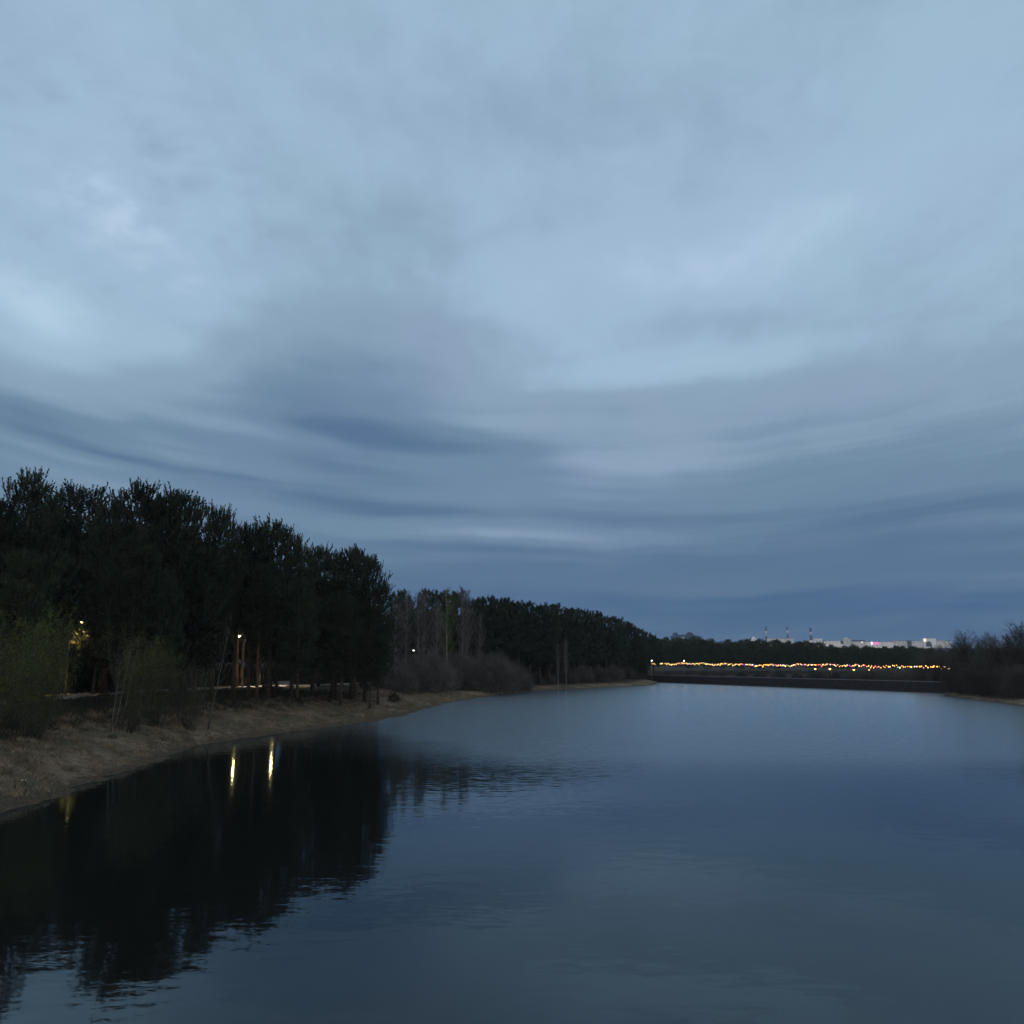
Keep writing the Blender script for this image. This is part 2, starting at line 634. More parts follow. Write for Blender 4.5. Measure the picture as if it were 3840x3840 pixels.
# cloud masses and streaks of this evening: direction, size, tilt, brightness
FEAT = [(400, 800, 720, 360, 24, .13), (20, 1120, 560, 280, 20, .21), (500, 1250, 500, 160, 10, .08), (1250, 1420, 950, 520, -18, -.22),
        (1560, 1650, 820, 130, 9, -.15), (1400, 1790, 620, 120, 6, -.13), (130, 1570, 700, 120, 9, -.20), (900, 1600, 620, 85, 9, .13),
        (420, 1700, 700, 60, 10, -.10), (250, 1690, 600, 40, 9, .08), (600, 1850, 900, 50, 9, .06), (700, 1760, 700, 45, 9, -.06), (1900, 2010, 1000, 75, 3, .18),
        (1500, 1920, 700, 60, 8, -.10), (2900, 900, 1050, 320, -18, .15), (2350, 980, 500, 200, 0, .08), (2650, 1350, 850, 100, -3, .14), (2700, 1160, 560, 120, -4, -.09),
        (3450, 1900, 1100, 170, -3, -.09), (2900, 1900, 800, 60, -4, -.06), (3620, 2160, 700, 34, -2, .10), (2750, 2110, 800, 60, 0, -.05),
        (2300, 2240, 1500, 40, 0, -.05), (2400, 1720, 600, 200, -10, .08), (2150, 1520, 500, 80, 0, -.06), (1150, 430, 700, 200, 20, .04), (2150, 430, 700, 250, 0, -.05),
        (3500, 300, 700, 400, -20, .05), (1400, 850, 600, 250, 0, -.06), (1900, 1090, 400, 260, 0, .08)]
for u, v, sx, sy, ang, amp in FEAT:
    a0, e0 = azel(u, v)
    dx = (azel(u + 60, v)[0] - azel(u - 60, v)[0]) / 120 * sx
    dy = (azel(u, v - 60)[1] - azel(u, v + 60)[1]) / 120 * sy
    mp = N.new('ShaderNodeMapping')
    mp.vector_type = 'TEXTURE'
    mp.inputs['Location'].default_value = (a0, e0, 0)
    mp.inputs['Rotation'].default_value = (0, 0, -math.radians(ang))
    mp.inputs['Scale'].default_value = (dx, dy, 1)
    L.new(AE, mp.inputs['Vector'])
    gr = N.new('ShaderNodeTexGradient')
    gr.gradient_type = 'SPHERICAL'
    L.new(mp.outputs[0], gr.inputs[0])
    sm = N.new('ShaderNodeMapRange')
    sm.interpolation_type = 'SMOOTHSTEP'
    L.new(gr.outputs['Fac'], sm.inputs['Value'])
    T = math_('MULTIPLY_ADD', sm.outputs[0], amp, T)
# streaks on the flat cloud deck, drawn out along the wind
zz = math_('ADD', math_('MAXIMUM', sep.outputs[2], 0.0), 0.10)
pc = N.new('ShaderNodeCombineXYZ')
L.new(math_('DIVIDE', sep.outputs[0], zz), pc.inputs[0])
L.new(math_('DIVIDE', sep.outputs[1], zz), pc.inputs[1])


def deck_noise(scale, rot, detail, rough=.55, dist=0.0):
    mp = N.new('ShaderNodeMapping')
    mp.inputs['Rotation'].default_value = (0, 0, math.radians(rot))
    mp.inputs['Scale'].default_value = (*scale, 1)
    L.new(pc.outputs[0], mp.inputs['Vector'])
    n = N.new('ShaderNodeTexNoise')
    n.inputs['Scale'].default_value = 1.0
    n.inputs['Detail'].default_value = detail
    n.inputs['Roughness'].default_value = rough
    n.inputs['Distortion'].default_value = dist
    L.new(mp.outputs[0], n.inputs['Vector'])
    return math_('SUBTRACT', n.outputs['Fac'], 0.5)


T = math_('MULTIPLY_ADD', deck_noise((1.5, .55), 6, 4, dist=.4), .13, T)
fine_mask = N.new('ShaderNodeMapRange')
fine_mask.inputs['From Min'].default_value = 12
fine_mask.inputs['From Max'].default_value = 20
fine_mask.inputs['To Max'].default_value = 0.16
L.new(el, fine_mask.inputs['Value'])
T = math_('MULTIPLY_ADD', deck_noise((7, 3.6), 8, 5, .6), fine_mask.outputs[0], T)
# mottled altocumulus: small soft cells, stronger where the deck is bright
mt_ = N.new('ShaderNodeTexNoise')
mt_.inputs['Scale'].default_value = 13.0
mt_.inputs['Detail'].default_value = 7
mt_.inputs['Roughness'].default_value = .62
mt_.inputs['Distortion'].default_value = .6
mq = N.new('ShaderNodeMapping')
mq.inputs['Scale'].default_value = (.75, .75, 1.7)
mq.inputs['Rotation'].default_value = (0, .35, 0)
L.new(D, mq.inputs['Vector'])
L.new(mq.outputs[0], mt_.inputs['Vector'])
mm_ = N.new('ShaderNodeMapRange')
mm_.inputs['From Min'].default_value = 8
mm_.inputs['From Max'].default_value = 22
mm_.inputs['To Min'].default_value = 0.05
mm_.inputs['To Max'].default_value = 0.11
L.new(el, mm_.inputs['Value'])
T = math_('MULTIPLY_ADD', math_('SUBTRACT', mt_.outputs['Fac'], 0.5), mm_.outputs[0], T)
# a rippled patch high on the left
rp = N.new('ShaderNodeTexNoise')
rp.inputs['Scale'].default_value = 42.0
rp.inputs['Detail'].default_value = 4
rq = N.new('ShaderNodeMapping')
rq.inputs['Rotation'].default_value = (0, math.radians(38), 0)
rq.inputs['Scale'].default_value = (.45, 1, 1.3)
L.new(D, rq.inputs['Vector'])
L.new(rq.outputs[0], rp.inputs['Vector'])
a0, e0 = azel(430, 760)
pm = N.new('ShaderNodeMapping')
pm.vector_type = 'TEXTURE'
pm.inputs['Location'].default_value = (a0, e0, 0)
pm.inputs['Scale'].default_value = (13, 9, 1)
L.new(AE, pm.inputs['Vector'])
pg_ = N.new('ShaderNodeTexGradient')
pg_.gradient_type = 'SPHERICAL'
L.new(pm.outputs[0], pg_.inputs[0])
T = math_('MULTIPLY_ADD', math_('MULTIPLY', math_('SUBTRACT', rp.outputs['Fac'], 0.5), pg_.outputs['Fac']), 0.42, T)
# thin level layers low in the sky
bc = N.new('ShaderNodeCombineXYZ')
L.new(math_('MULTIPLY', azw, 0.030), bc.inputs[0])
azc = math_('SUBTRACT', az, 5.0)
L.new(math_('MULTIPLY', math_('MULTIPLY_ADD', math_('MULTIPLY', azc, azc), -0.0019, elw), 0.62), bc.inputs[1])
bn = N.new('ShaderNodeTexNoise')
bn.inputs['Scale'].default_value = 1.0
bn.inputs['Detail'].default_value = 4
L.new(bc.outputs[0], bn.inputs['Vector'])
low = N.new('ShaderNodeMapRange')
low.inputs['From Min'].default_value = 11
low.inputs['From Max'].default_value = 19
low.inputs['To Min'].default_value = 0.42
low.inputs['To Max'].default_value = 0.0
L.new(el, low.inputs['Value'])
T = math_('MULTIPLY_ADD', math_('SUBTRACT', bn.outputs['Fac'], 0.5), low.outputs[0], T)


def lin(r, g_, b_):
    return tuple(((c / 255 + .055) / 1.055) ** 2.4 if c > 10 else c / 255 / 12.92 for c in (r, g_, b_))


cr = N.new('ShaderNodeValToRGB')
cr.color_ramp.interpolation = 'EASE'
e = cr.color_ramp.elements
stops = [(0, lin(58, 96, 138)), (.2, lin(86, 115, 148)), (.4, lin(111, 138, 165)), (.6, lin(141, 166, 190)), (.78, lin(162, 190, 214)), (1.0, lin(186, 211, 233))]
while len(e) < len(stops):
    e.new(0.5)
for k, (p, c) in enumerate(stops):
    e[k].position = p
    e[k].color = (*c, 1)
L.new(T, cr.inputs['Fac'])
# faint change of tint from cloud to cloud
hn = N.new('ShaderNodeTexNoise')
hn.inputs['Scale'].default_value = 5.0
hn.inputs['Detail'].default_value = 2
L.new(D, hn.inputs['Vector'])
hr = N.new('ShaderNodeValToRGB')
hr.color_ramp.elements[0].position = .38
hr.color_ramp.elements[1].position = .62
hr.color_ramp.elements[0].color = (.98, 1.004, .99, 1)
hr.color_ramp.elements[1].color = (1.015, .99, 1.02, 1)
L.new(hn.outputs['Fac'], hr.inputs['Fac'])
tm = N.new('ShaderNodeMix')
tm.data_type = 'RGBA'
tm.blend_type = 'MULTIPLY'
tm.inputs['Factor'].default_value = 1.0
L.new(cr.outputs['Color'], [i for i in tm.inputs if i.name == 'A' and i.type == 'RGBA'][0])
L.new(hr.outputs['Color'], [i for i in tm.inputs if i.name == 'B' and i.type == 'RGBA'][0])
sky = N.new('ShaderNodeTexSky')
sky.sky_type = 'NISHITA'
sky.sun_disc = False
sky.sun_elevation = SUN_EL
sky.sun_rotation = SUN_ROT
bg2 = N.new('ShaderNodeBackground')
bg2.inputs['Strength'].default_value = 0.003          # dusk: what little clear-sky light comes through
L.new(sky.outputs[0], bg2.inputs['Color'])
# warm brightness added to the unseen sky behind the viewer, lights bank and facades
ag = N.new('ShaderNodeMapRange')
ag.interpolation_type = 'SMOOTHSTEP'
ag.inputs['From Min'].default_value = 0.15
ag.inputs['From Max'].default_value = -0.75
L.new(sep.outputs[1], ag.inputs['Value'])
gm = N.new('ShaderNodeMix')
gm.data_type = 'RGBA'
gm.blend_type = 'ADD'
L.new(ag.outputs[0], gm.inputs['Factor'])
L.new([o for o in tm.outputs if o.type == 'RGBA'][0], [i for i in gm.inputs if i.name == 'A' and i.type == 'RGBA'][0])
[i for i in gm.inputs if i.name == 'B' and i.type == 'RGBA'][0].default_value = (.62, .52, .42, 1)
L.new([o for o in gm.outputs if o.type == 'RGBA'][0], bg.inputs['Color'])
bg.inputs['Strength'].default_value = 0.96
add = N.new('ShaderNodeAddShader')
L.new(bg.outputs[0], add.inputs[0])
L.new(bg2.outputs[0], add.inputs[1])
L.new(add.outputs[0], N['World Output'].inputs['Surface'])

sl = bpy.data.lights.new('sun', 'SUN')
sl.energy = 0.06
sl.angle = math.radians(25)
sl.color = (1.0, .95, .9)
so = bpy.data.objects.new('sun', sl)
COL.objects.link(so)
dirv = Vector((math.sin(SUN_ROT) * math.cos(.6), math.cos(SUN_ROT) * math.cos(.6), math.sin(.6)))
so.rotation_euler = dirv.to_track_quat('Z', 'Y').to_euler()

# ------------------------------------------------------------------ plants: makers


def unit(a):
    return a / np.maximum(np.linalg.norm(a, axis=-1, keepdims=True), 1e-9)


def tufts(P, A, Ln, K, nl, nw, r, spread=.75):
    """needle tufts: K thin needle triangles around each axis"""
    Mx = len(P)
    P = np.repeat(P, K, 0)
    A = np.repeat(A, K, 0)
    Ll = np.repeat(Ln, K)
    t = r.random(Mx * K)
    rnd = r.normal(size=(Mx * K, 3))
    perp = unit(rnd - (rnd * A).sum(1, keepdims=True) * A)
    d = unit(A * (1 - spread * .55) + perp * spread)
    base = P + A * (Ll * t)[:, None]
    le = (nl * (.7 + .6 * r.random(Mx * K)) * (1 - .35 * t))[:, None]
    side = unit(np.cross(d, r.normal(size=(Mx * K, 3)))) * nw * .5
    return np.stack([base - side, base + side, base + d * le], 1)


def slivers(p0, p1, w, r):
    d = unit(p1 - p0)
    side = unit(np.cross(d, r.normal(size=p0.shape))) * (w * .5)[:, None]
    return np.stack([p0 - side, p0 + side, p1], 1)


def make_pine(seed, h=16.0, R=2.9, base=.24, dens=1.0, K=30, nl=.23, nw=.085, tl=.85, far=False, lean=0.0, spread=.52):
    r = np.random.default_rng(seed)
    tr = MB()
    bend = [(0, 0, 0)]
    ph = r.random() * 6.28
    n = 7
    for i in range(1, n + 1):
        t = i / n
        bend.append((lean * t * t + .22 * math.sin(ph + 3 * t) * t, .22 * math.cos(ph + 2.3 * t) * t, h * .985 * t))
    r0 = .17 + .005 * h
    tr.tube(bend, [r0 * 1.25] + [r0 * (1 - .88 * i / n) for i in range(1, n + 1)], 5 if far else 8)
    bz = np.array(bend)

    def trunk_at(z):
        return np.array([np.interp(z, bz[:, 2], bz[:, 0]), np.interp(z, bz[:, 2], bz[:, 1]), z])
    P, A, Ls = [], [], []
    z = h * base
    step = .62 if not far else .95
    while z < h * .985:
        t = (z / h - base) / (1 - base)
        prof = (min(1, (t + .16) / .34)) ** .7 * (1 - max(0, (t - .34) / .66) ** 2.3) ** .55
        nl_ = int(r.integers(4, 7)) if not far else int(r.integers(3, 6))
        a0 = r.random() * 6.28
        for k in range(nl_):
            if r.random() < .10:
                continue
            ang = a0 + 6.283 * k / nl_ + r.normal() * .28
            Ln = max(.35, R * prof * (.62 + .55 * r.random()))
            up = (-.12 + .45 * t + r.normal() * .16)
            p0 = trunk_at(z + r.normal() * .12)
            dirx = np.array([math.cos(ang), math.sin(ang), up])
            dirx /= np.linalg.norm(dirx)
            pts = []
            m_ = 5
            for q in range(m_ + 1):
                s = q / m_
                pts.append(p0 + dirx * Ln * s + np.array([0, 0, .15 * Ln * s * s - .08 * Ln * s]))
            if not far or Ln > 1.5:
                tr.tube(pts, [max(.012, (.020 + .022 * Ln) * (1 - .85 * q / m_)) for q in range(m_ + 1)], 3 if far else 4, False)
            pts = np.array(pts)
            nt_ = max(4, int(Ln * (5.4 if not far else 2.6) * dens))
            for j in range(nt_):
                s = .22 + .78 * (j + r.random()) / nt_
                ip = s * m_
                i0 = min(int(ip), m_ - 1)
                p = pts[i0] + (pts[i0 + 1] - pts[i0]) * (ip - i0)
                wid = .10 + .34 * Ln * (1 - abs(s - .55))
                off = r.normal(size=3) * np.array([1, 1, .55]) * wid * .55
                ax = dirx * (.55 - .3 * t) + np.array([0, 0, .5 + .7 * t]) + r.normal(size=3) * .22 + off * .35
                P.append(p + off * .7)
                A.append(ax)
                Ls.append(tl * (.7 + .6 * r.random()))
            # upright candle at the end of the limb
            P.append(pts[-1])
            A.append(dirx * .25 + np.array([0, 0, .9]))
            Ls.append(tl * 1.15)
        z += step * (.75 + .5 * r.random())
    # side shoots filling the outer shell of the crown in uneven lobes
    for k in range(int((300 if not far else 90) * dens)):
        t = .04 + .95 * r.random()
        z = h * (base + (1 - base) * t)
        prof = (min(1, (t + .16) / .34)) ** .7 * (1 - max(0, (t - .34) / .66) ** 2.3) ** .55
        a = r.random() * 6.283
        lobe = 1 + .32 * math.sin(3 * a + 6 * t + ph) + .22 * math.sin(5 * a - 11 * t + 2 * ph)
        rad = R * prof * lobe * (.50 + .45 * r.random() ** .6)
        P.append(trunk_at(z) + np.array([math.cos(a) * rad, math.sin(a) * rad, 0]))
        A.append(np.array([math.cos(a) * (.55 - .4 * t), math.sin(a) * (.55 - .4 * t), .75]) + r.normal(size=3) * .2)
        Ls.append(tl * (.7 + .5 * r.random()))
    # leaders at the top
    for k in range(16 if not far else 7):
        a = r.random() * 6.28
        q = r.random() * 1.3
        P.append(trunk_at(h * .95) + np.array([math.cos(a) * q, math.sin(a) * q, -.5 * q]))
        A.append(np.array([math.cos(a) * q * .2, math.sin(a) * q * .2, 1.0]))
        Ls.append(tl * (1.2 + .5 * r.random()))
    P, A, Ls = np.array(P), unit(np.array(A)), np.array(Ls)
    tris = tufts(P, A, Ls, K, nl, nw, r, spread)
    return tr.mesh('trunk', M['bark'], True), tri_mesh('crown', tris, M['needles_far'] if far else M['needles']), h


def make_bare(seed, h=12.0, R=1.8, mat='twig', bark='birch_bark', n_limb=34, per=26, stems=1, base=.22, up=1.1, tw=.022, leaf=0, leafmat='leaf', tr_r=.10, spread0=.5):
    """leafless tree: trunk(s), ascending limbs, a veil of fine twigs"""
    r = np.random.default_rng(seed)
    tr = MB()
    p0s, p1s, ws = [], [], []
    LT = []
    for s_ in range(stems):
        a = r.random() * 6.28
        sp = 0 if stems == 1 else spread0 * R * (.3 + .7 * r.random())
        hh_ = h * (1 if s_ == 0 else .65 + .35 * r.random())
        top = np.array([math.cos(a) * sp + r.normal() * .15, math.sin(a) * sp + r.normal() * .15, hh_])
        b0 = np.array([r.normal() * .25, r.normal() * .25, -.15]) if stems > 1 else np.array([0, 0, -.15])
        ctl = [b0 + (top - b0) * t + np.array([math.cos(a), math.sin(a), 0]) * sp * .35 * math.sin(math.pi * t) * .6 for t in (0, .25, .5, .75, 1)]
        tr.tube(ctl, [tr_r * (1.1 if i == 0 else 1 - .23 * i) for i in range(5)], 6 if stems == 1 else 4)
        ctl = np.array(ctl)
        nl_ = max(4, n_limb // stems)
        for k in range(nl_):
            t = base + (1 - base) * ((k + r.random()) / nl_)
            ip = t * 4
            i0 = min(int(ip), 3)
            p = ctl[i0] + (ctl[i0 + 1] - ctl[i0]) * (ip - i0)
            an = r.random() * 6.28
            Ln = R * (.35 + .75 * math.sin(math.pi * min(.98, .15 + .85 * (t - base) / (1 - base))) ** .8) * (.6 + .6 * r.random())
            d = np.array([math.cos(an), math.sin(an), up * (.7 + .7 * r.random())])
            d /= np.linalg.norm(d)
            e_ = p + d * Ln * 1.15
            mid_ = p + d * Ln * .55 - np.array([0, 0, .06 * Ln])
            tr.tube([p, mid_, e_], [tr_r * .22, tr_r * .14, tr_r * .05], 3, False)
            m_ = per
            s = r.random(m_)
            q0 = p + (e_ - p) * s[:, None] + r.normal(size=(m_, 3)) * .05
            dd = unit(d * .55 + np.array([0, 0, .35]) + r.normal(size=(m_, 3)) * .55)
            ll = Ln * (.22 + .35 * r.random(m_))
            q1 = q0 + dd * ll[:, None]
            p0s.append(q0)
            p1s.append(q1)
            ws.append(np.full(m_, tw))
            # second order
            s2 = .3 + .7 * r.random(m_ * 2)
            idx = r.integers(0, m_, m_ * 2)
            a0 = q0[idx] + (q1 - q0)[idx] * s2[:, None]
            d2 = unit(dd[idx] * .6 + r.normal(size=(m_ * 2, 3)) * .6 + np.array([0, 0, .15]))
            p0s.append(a0)
            p1s.append(a0 + d2 * (ll[idx] * .6)[:, None])
            ws.append(np.full(m_ * 2, tw * .7))
            if leaf:
                idx = r.integers(0, m_, leaf)
                c = q0[idx] + (q1 - q0)[idx] * r.random(leaf)[:, None] + r.normal(size=(leaf, 3)) * .06
                d3 = unit(r.normal(size=(leaf, 3)))
                sd = unit(np.cross(d3, r.normal(size=(leaf, 3))))
                LT.append(np.stack([c - sd * .022, c + sd * .022, c + d3 * .085], 1))
    tris = slivers(np.concatenate(p0s), np.concatenate(p1s), np.concatenate(ws), r)
    tm_ = tr.mesh('trunk', M[bark], True)
    cm = tri_mesh('crown', tris, M[mat])
    lm = tri_mesh('leaves', np.concatenate(LT), M[leafmat]) if leaf else None
    return tm_, cm, h, lm


def make_dome_shrub(seed, h=4.0, R=3.0, mat='twig', n=1500, tw=.03, bark='stem'):
    """round willow bush: many stems fanning out from the root, twigs thick in the outer shell"""
    r = np.random.default_rng(seed)
    tr = MB()
    p0s, p1s, ws = [], [], []
    for k in range(34):
        a = r.random() * 6.28
        ph = math.acos(r.random() ** .8)
        ph = min(ph, 1.35)
        d = np.array([math.sin(ph) * math.cos(a) * R, math.sin(ph) * math.sin(a) * R, math.cos(ph) * h * .9 + .1 * h]) * (.62 + .25 * r.random())
        b0 = np.array([r.normal() * .3, r.normal() * .3, -.1])
        tr.tube([b0, b0 + d * .45 + np.array([0, 0, .12 * h]), d], [.035, .025, .012], 3, False)
    a = r.random(n) * 6.283
    ph = np.minimum(np.arccos(r.random(n)), 1.52)
    rad = .50 + .42 * r.random(n) ** .7
    lump = 1 + .13 * np.sin(3 * a + r.random() * 6) * np.sin(2.4 * ph) + .08 * np.sin(7 * a + 1.3)
    dirs = np.stack([np.sin(ph) * np.cos(a) * R, np.sin(ph) * np.sin(a) * R, np.cos(ph) * h], 1) * lump[:, None]
    p0 = dirs * rad[:, None]
    out = unit(dirs)
    d1 = unit(out * .9 + np.array([0, 0, .55]) + r.normal(size=(n, 3)) * .38)
    ll = (.20 + .16 * r.random(n)) * (R + h) * .5
    p1 = p0 + d1 * ll[:, None]
    p0s += [p0]
    p1s += [p1]
    ws += [np.full(n, tw)]
    for rep in range(3):
        s = r.random(n)
        q0 = p0 + (p1 - p0) * s[:, None]
        d2 = unit(d1 * .7 + r.normal(size=(n, 3)) * .5)
        p0s.append(q0)
        p1s.append(q0 + d2 * (ll * .5)[:, None])
        ws.append(np.full(n, tw * .75))
    tris = slivers(np.concatenate(p0s), np.concatenate(p1s), np.concatenate(ws), r)
    return tr.mesh('stems', M[bark], True), tri_mesh('twigs', tris, M[mat]), h


def plant(name, proto, x, y, z, sc, label, cat, group, rz=None, sxy=1.0, parts=('trunk', 'crown'), tilt=None):
    rz = random.random() * 6.283 if rz is None else rz
    o = thing(name, label, cat, (x, y, z), rz, group, (sc * sxy, sc * sxy, sc))
    if tilt:
        o.rotation_euler = (tilt[0], tilt[1], rz)
    for nm, me_ in zip(parts, proto):
        if me_ is not None:
            link(nm, me_, o)
    return o


def plant_at(name, proto, h, u, v, Y, label, cat, group, sxy=1.0, parts=('trunk', 'crown'), sink=.1, rz=None):
    x, y, z = at(u, v, Y)
    g_ = gz(x, y) - sink
    return plant(name, proto, x, y, g_, max(.2, (z - g_)) / h, label, cat, group, rz, sxy, parts)


# ------------------------------------------------------------------ the pine grove on the left bank
PN = [make_pine(100 + i, 16 + .5 * (i % 3), 3.1 + .2 * (i % 3), .20 + .03 * (i % 3)) for i in range(6)]
PH = [make_pine(150 + i, 16, 2.9, .44) for i in range(3)]
PG = [make_pine(250 + i, 15, 3.2, .20 + .05 * (i % 3), dens=1.2, K=24, nl=.5, nw=.14, tl=.9, far=True) for i in range(5)]
PF = [make_pine(200 + i, 15, 2.5, .22 + .05 * (i % 3), dens=1.0, K=22, nl=.55, nw=.13, tl=.9, far=True) for i in range(5)]
PS = make_pine(160, 16, 2.9, .36, dens=1.5)
G1 = 'big pines of the grove on the left bank'
front = [
    (128, 1788, 70, 1.0, 'tall pine with ragged pointed top, leftmost peak of the grove skyline'),
    (0, 1865, 66, .95, 'pine cut by the left edge of the photo, below the leftmost skyline peak'),
    (298, 1820, 101, 1.25, 'pine whose narrow top forms the second peak from the left on the skyline'),
    (205, 1900, 99, 1.2, 'shorter pine filling the gap between the two leftmost skyline peaks'),
    (440, 1890, 99, 1.0, 'slim pine with open twiggy top left of the rounded third peak'),
    (545, 1815, 76, 1.0, 'pine with rounded bushy top, third high peak from the left'),
    (612, 1880, 78, .85, 'pine filling the saddle between the rounded peak and the one right of it'),
    (690, 1842, 79, 1.05, 'broad pine with spiky top, fourth high peak from the left'),
    (830, 1905, 84, .75, 'loose pine with sky showing through, standing out right of the four high peaks'),
    (905, 1975, 88, .85, 'low flat-topped pine in the dip at the middle of the skyline'),
    (960, 1968, 90, .65, 'thin pine with upright finger shoots beside the dip in the skyline'),
    (1032, 1958, 90, 1.05, 'broad pine with domed top, highest of the right half of the grove'),
    (1115, 2020, 92, .75, 'pine on the right shoulder of the broad domed pine'),
    (1190, 2045, 97, .95, 'pine with round knob top where the grove steps down'),
    (1262, 2062, 98, .85, 'pine with level serrated top left of the grove corner'),
    (1332, 2060, 100, .95, 'pine with three pointed shoots near the right end of the grove'),
    (1382, 2078, 100, .85, 'pine at the right shoulder where the grove skyline starts to drop'),
    (1428, 2180, 101, .75, 'outermost pine of the grove, with tufted arms reaching right against the sky'),
    (1395, 2300, 94, .85, 'low pine with drooping skirt at the right foot of the grove'),
    (1050, 2225, 95, 1.0, 'small front pine hiding the lamp over the bright path'),
    (1290, 2210, 93, .9, 'dark front pine below the level serrated tops'),
    (1130, 2170, 89, .9, 'front pine with slightly lighter crown below the round knob top'),
    (985, 2110, 86, .9, 'front pine standing below the broad domed pine'),
    (520, 2010, 71, 1.0, 'front pine with greenish crown below the rounded third peak'),
    (760, 2070, 79, .95, 'front pine under the loose see-through pine'),
    (415, 2060, 101, 1.1, 'dark pine below the gap between the second and third skyline peaks'),
    (90, 2050, 64, .9, 'front pine under the leftmost skyline peak'),
    (610, 2130, 73, .9, 'front pine to the left of the yellow lit trunk, crown down to its top'),
]
for i, (u, v, Y, sx, lab) in enumerate(front):
    pr = PS if (u, v) == (1050, 2225) else PH[i % 3] if 790 < u < 1060 else PN[i % 6]
    x, y, z = at(u, v, Y)
    g_ = gz(x, y)
    plant('pine_tree', pr[:2], x, y, g_ - .1, (z - g_ - .45) / pr[2], lab, 'pine tree', G1, sxy=sx)
# deeper ranks of the same grove
G2 = 'pines standing in the dark interior of the grove'
PATHU = [-20, 200, 300, 450, 650, 900, 1050, 1180, 1300, 1420]
PATHY = [75, 90, 97, 104, 114, 130, 138, 146, 155, 170]
for k in range(130):
    Y = 78 + 100 * random.random()
    umax = np.interp(Y, [80, 100, 118, 135, 180], [1000, 1340, 1380, 1400, 1430])
    u = -160 + (umax + 160) * random.random()
    vt = np.interp(u, [0, 130, 300, 545, 690, 830, 1030, 1190, 1400], [2010, 1985, 2000, 1995, 2015, 2070, 2110, 2150, 2230]) + random.random() * 130
    if abs(Y - np.interp(u, PATHU, PATHY)) < 5 or (Y > 108 and abs(u - 1053) < 62) or any(abs(u - q) < 3.6 / Y * FPX and Y < yq + 1 for q, yq in ((307, 97), (890, 131), (1036, 132))):
        continue
    x, y, z = at(u, vt, Y)
    g_ = gz(x, y)
    pr = PG[k % 5]
    plant('pine_tree', pr[:2], x, y, g_ - .1, (z - g_) / pr[2], 'dark pine inside the grove behind the front row of big pines', 'pine tree', G2, sxy=1.0)

# ------------------------------------------------------------------ park path through the grove and its lamps
PATH = [(u_, 2590, y_) for u_, y_ in zip(PATHU, PATHY)]
pp = []
for u, v, Y in PATH:
    x, y, z = at(u, v, Y)
    pp.append((x, y))
pp = np.array(pp)
dense = []
for i in range(len(pp) - 1):
    n = max(2, int(np.linalg.norm(pp[i + 1] - pp[i]) / .8))
    for k in range(n):
        dense.append(pp[i] + (pp[i + 1] - pp[i]) * k / n)
dense = np.array(dense + [pp[-1]])
tan = unit(np.gradient(dense, axis=0))
nor = np.stack([-tan[:, 1], tan[:, 0]], 1)
vs, fs = [], []
HWD = 2.6
cols = np.linspace(-HWD, HWD, 5)
for i in range(len(dense)):
    zc = gz(*dense[i]) + .11
    for c in cols:
        q = dense[i] + nor[i] * c
        vs.append((q[0], q[1], max(zc, gz(q[0], q[1]) + .03)))
for i in range(len(dense) - 1):
    for c in range(4):
        a = i * 5 + c
        fs.append((a, a + 1, a + 6, a + 5))
w = MB()
w.add(vs, fs)
tag(link('park_path', w.mesh('park_path', M['asphalt'], True)), kind='structure')
# a side path running away from the viewer under the screened lamp
vs, fs = [], []
yy_ = np.linspace(121, 172, 40)
for i, Y in enumerate(yy_):
    u_ = np.interp(Y, [121, 135, 150, 172], [1034, 1048, 1060, 1072])
    xc = (u_ - W / 2) / FPX * Y
    for c in (-1.7, -.6, .6, 1.7):
        vs.append((xc + c, Y, gz(xc + c, Y) + .17))
for i in range(39):
    for c in range(3):
        a = i * 4 + c
        fs.append((a, a + 1, a + 5, a + 4))
w = MB()
w.add(vs, fs)
tag(link('side_path', w.mesh('side_path', M['asphalt'], True)), kind='structure')


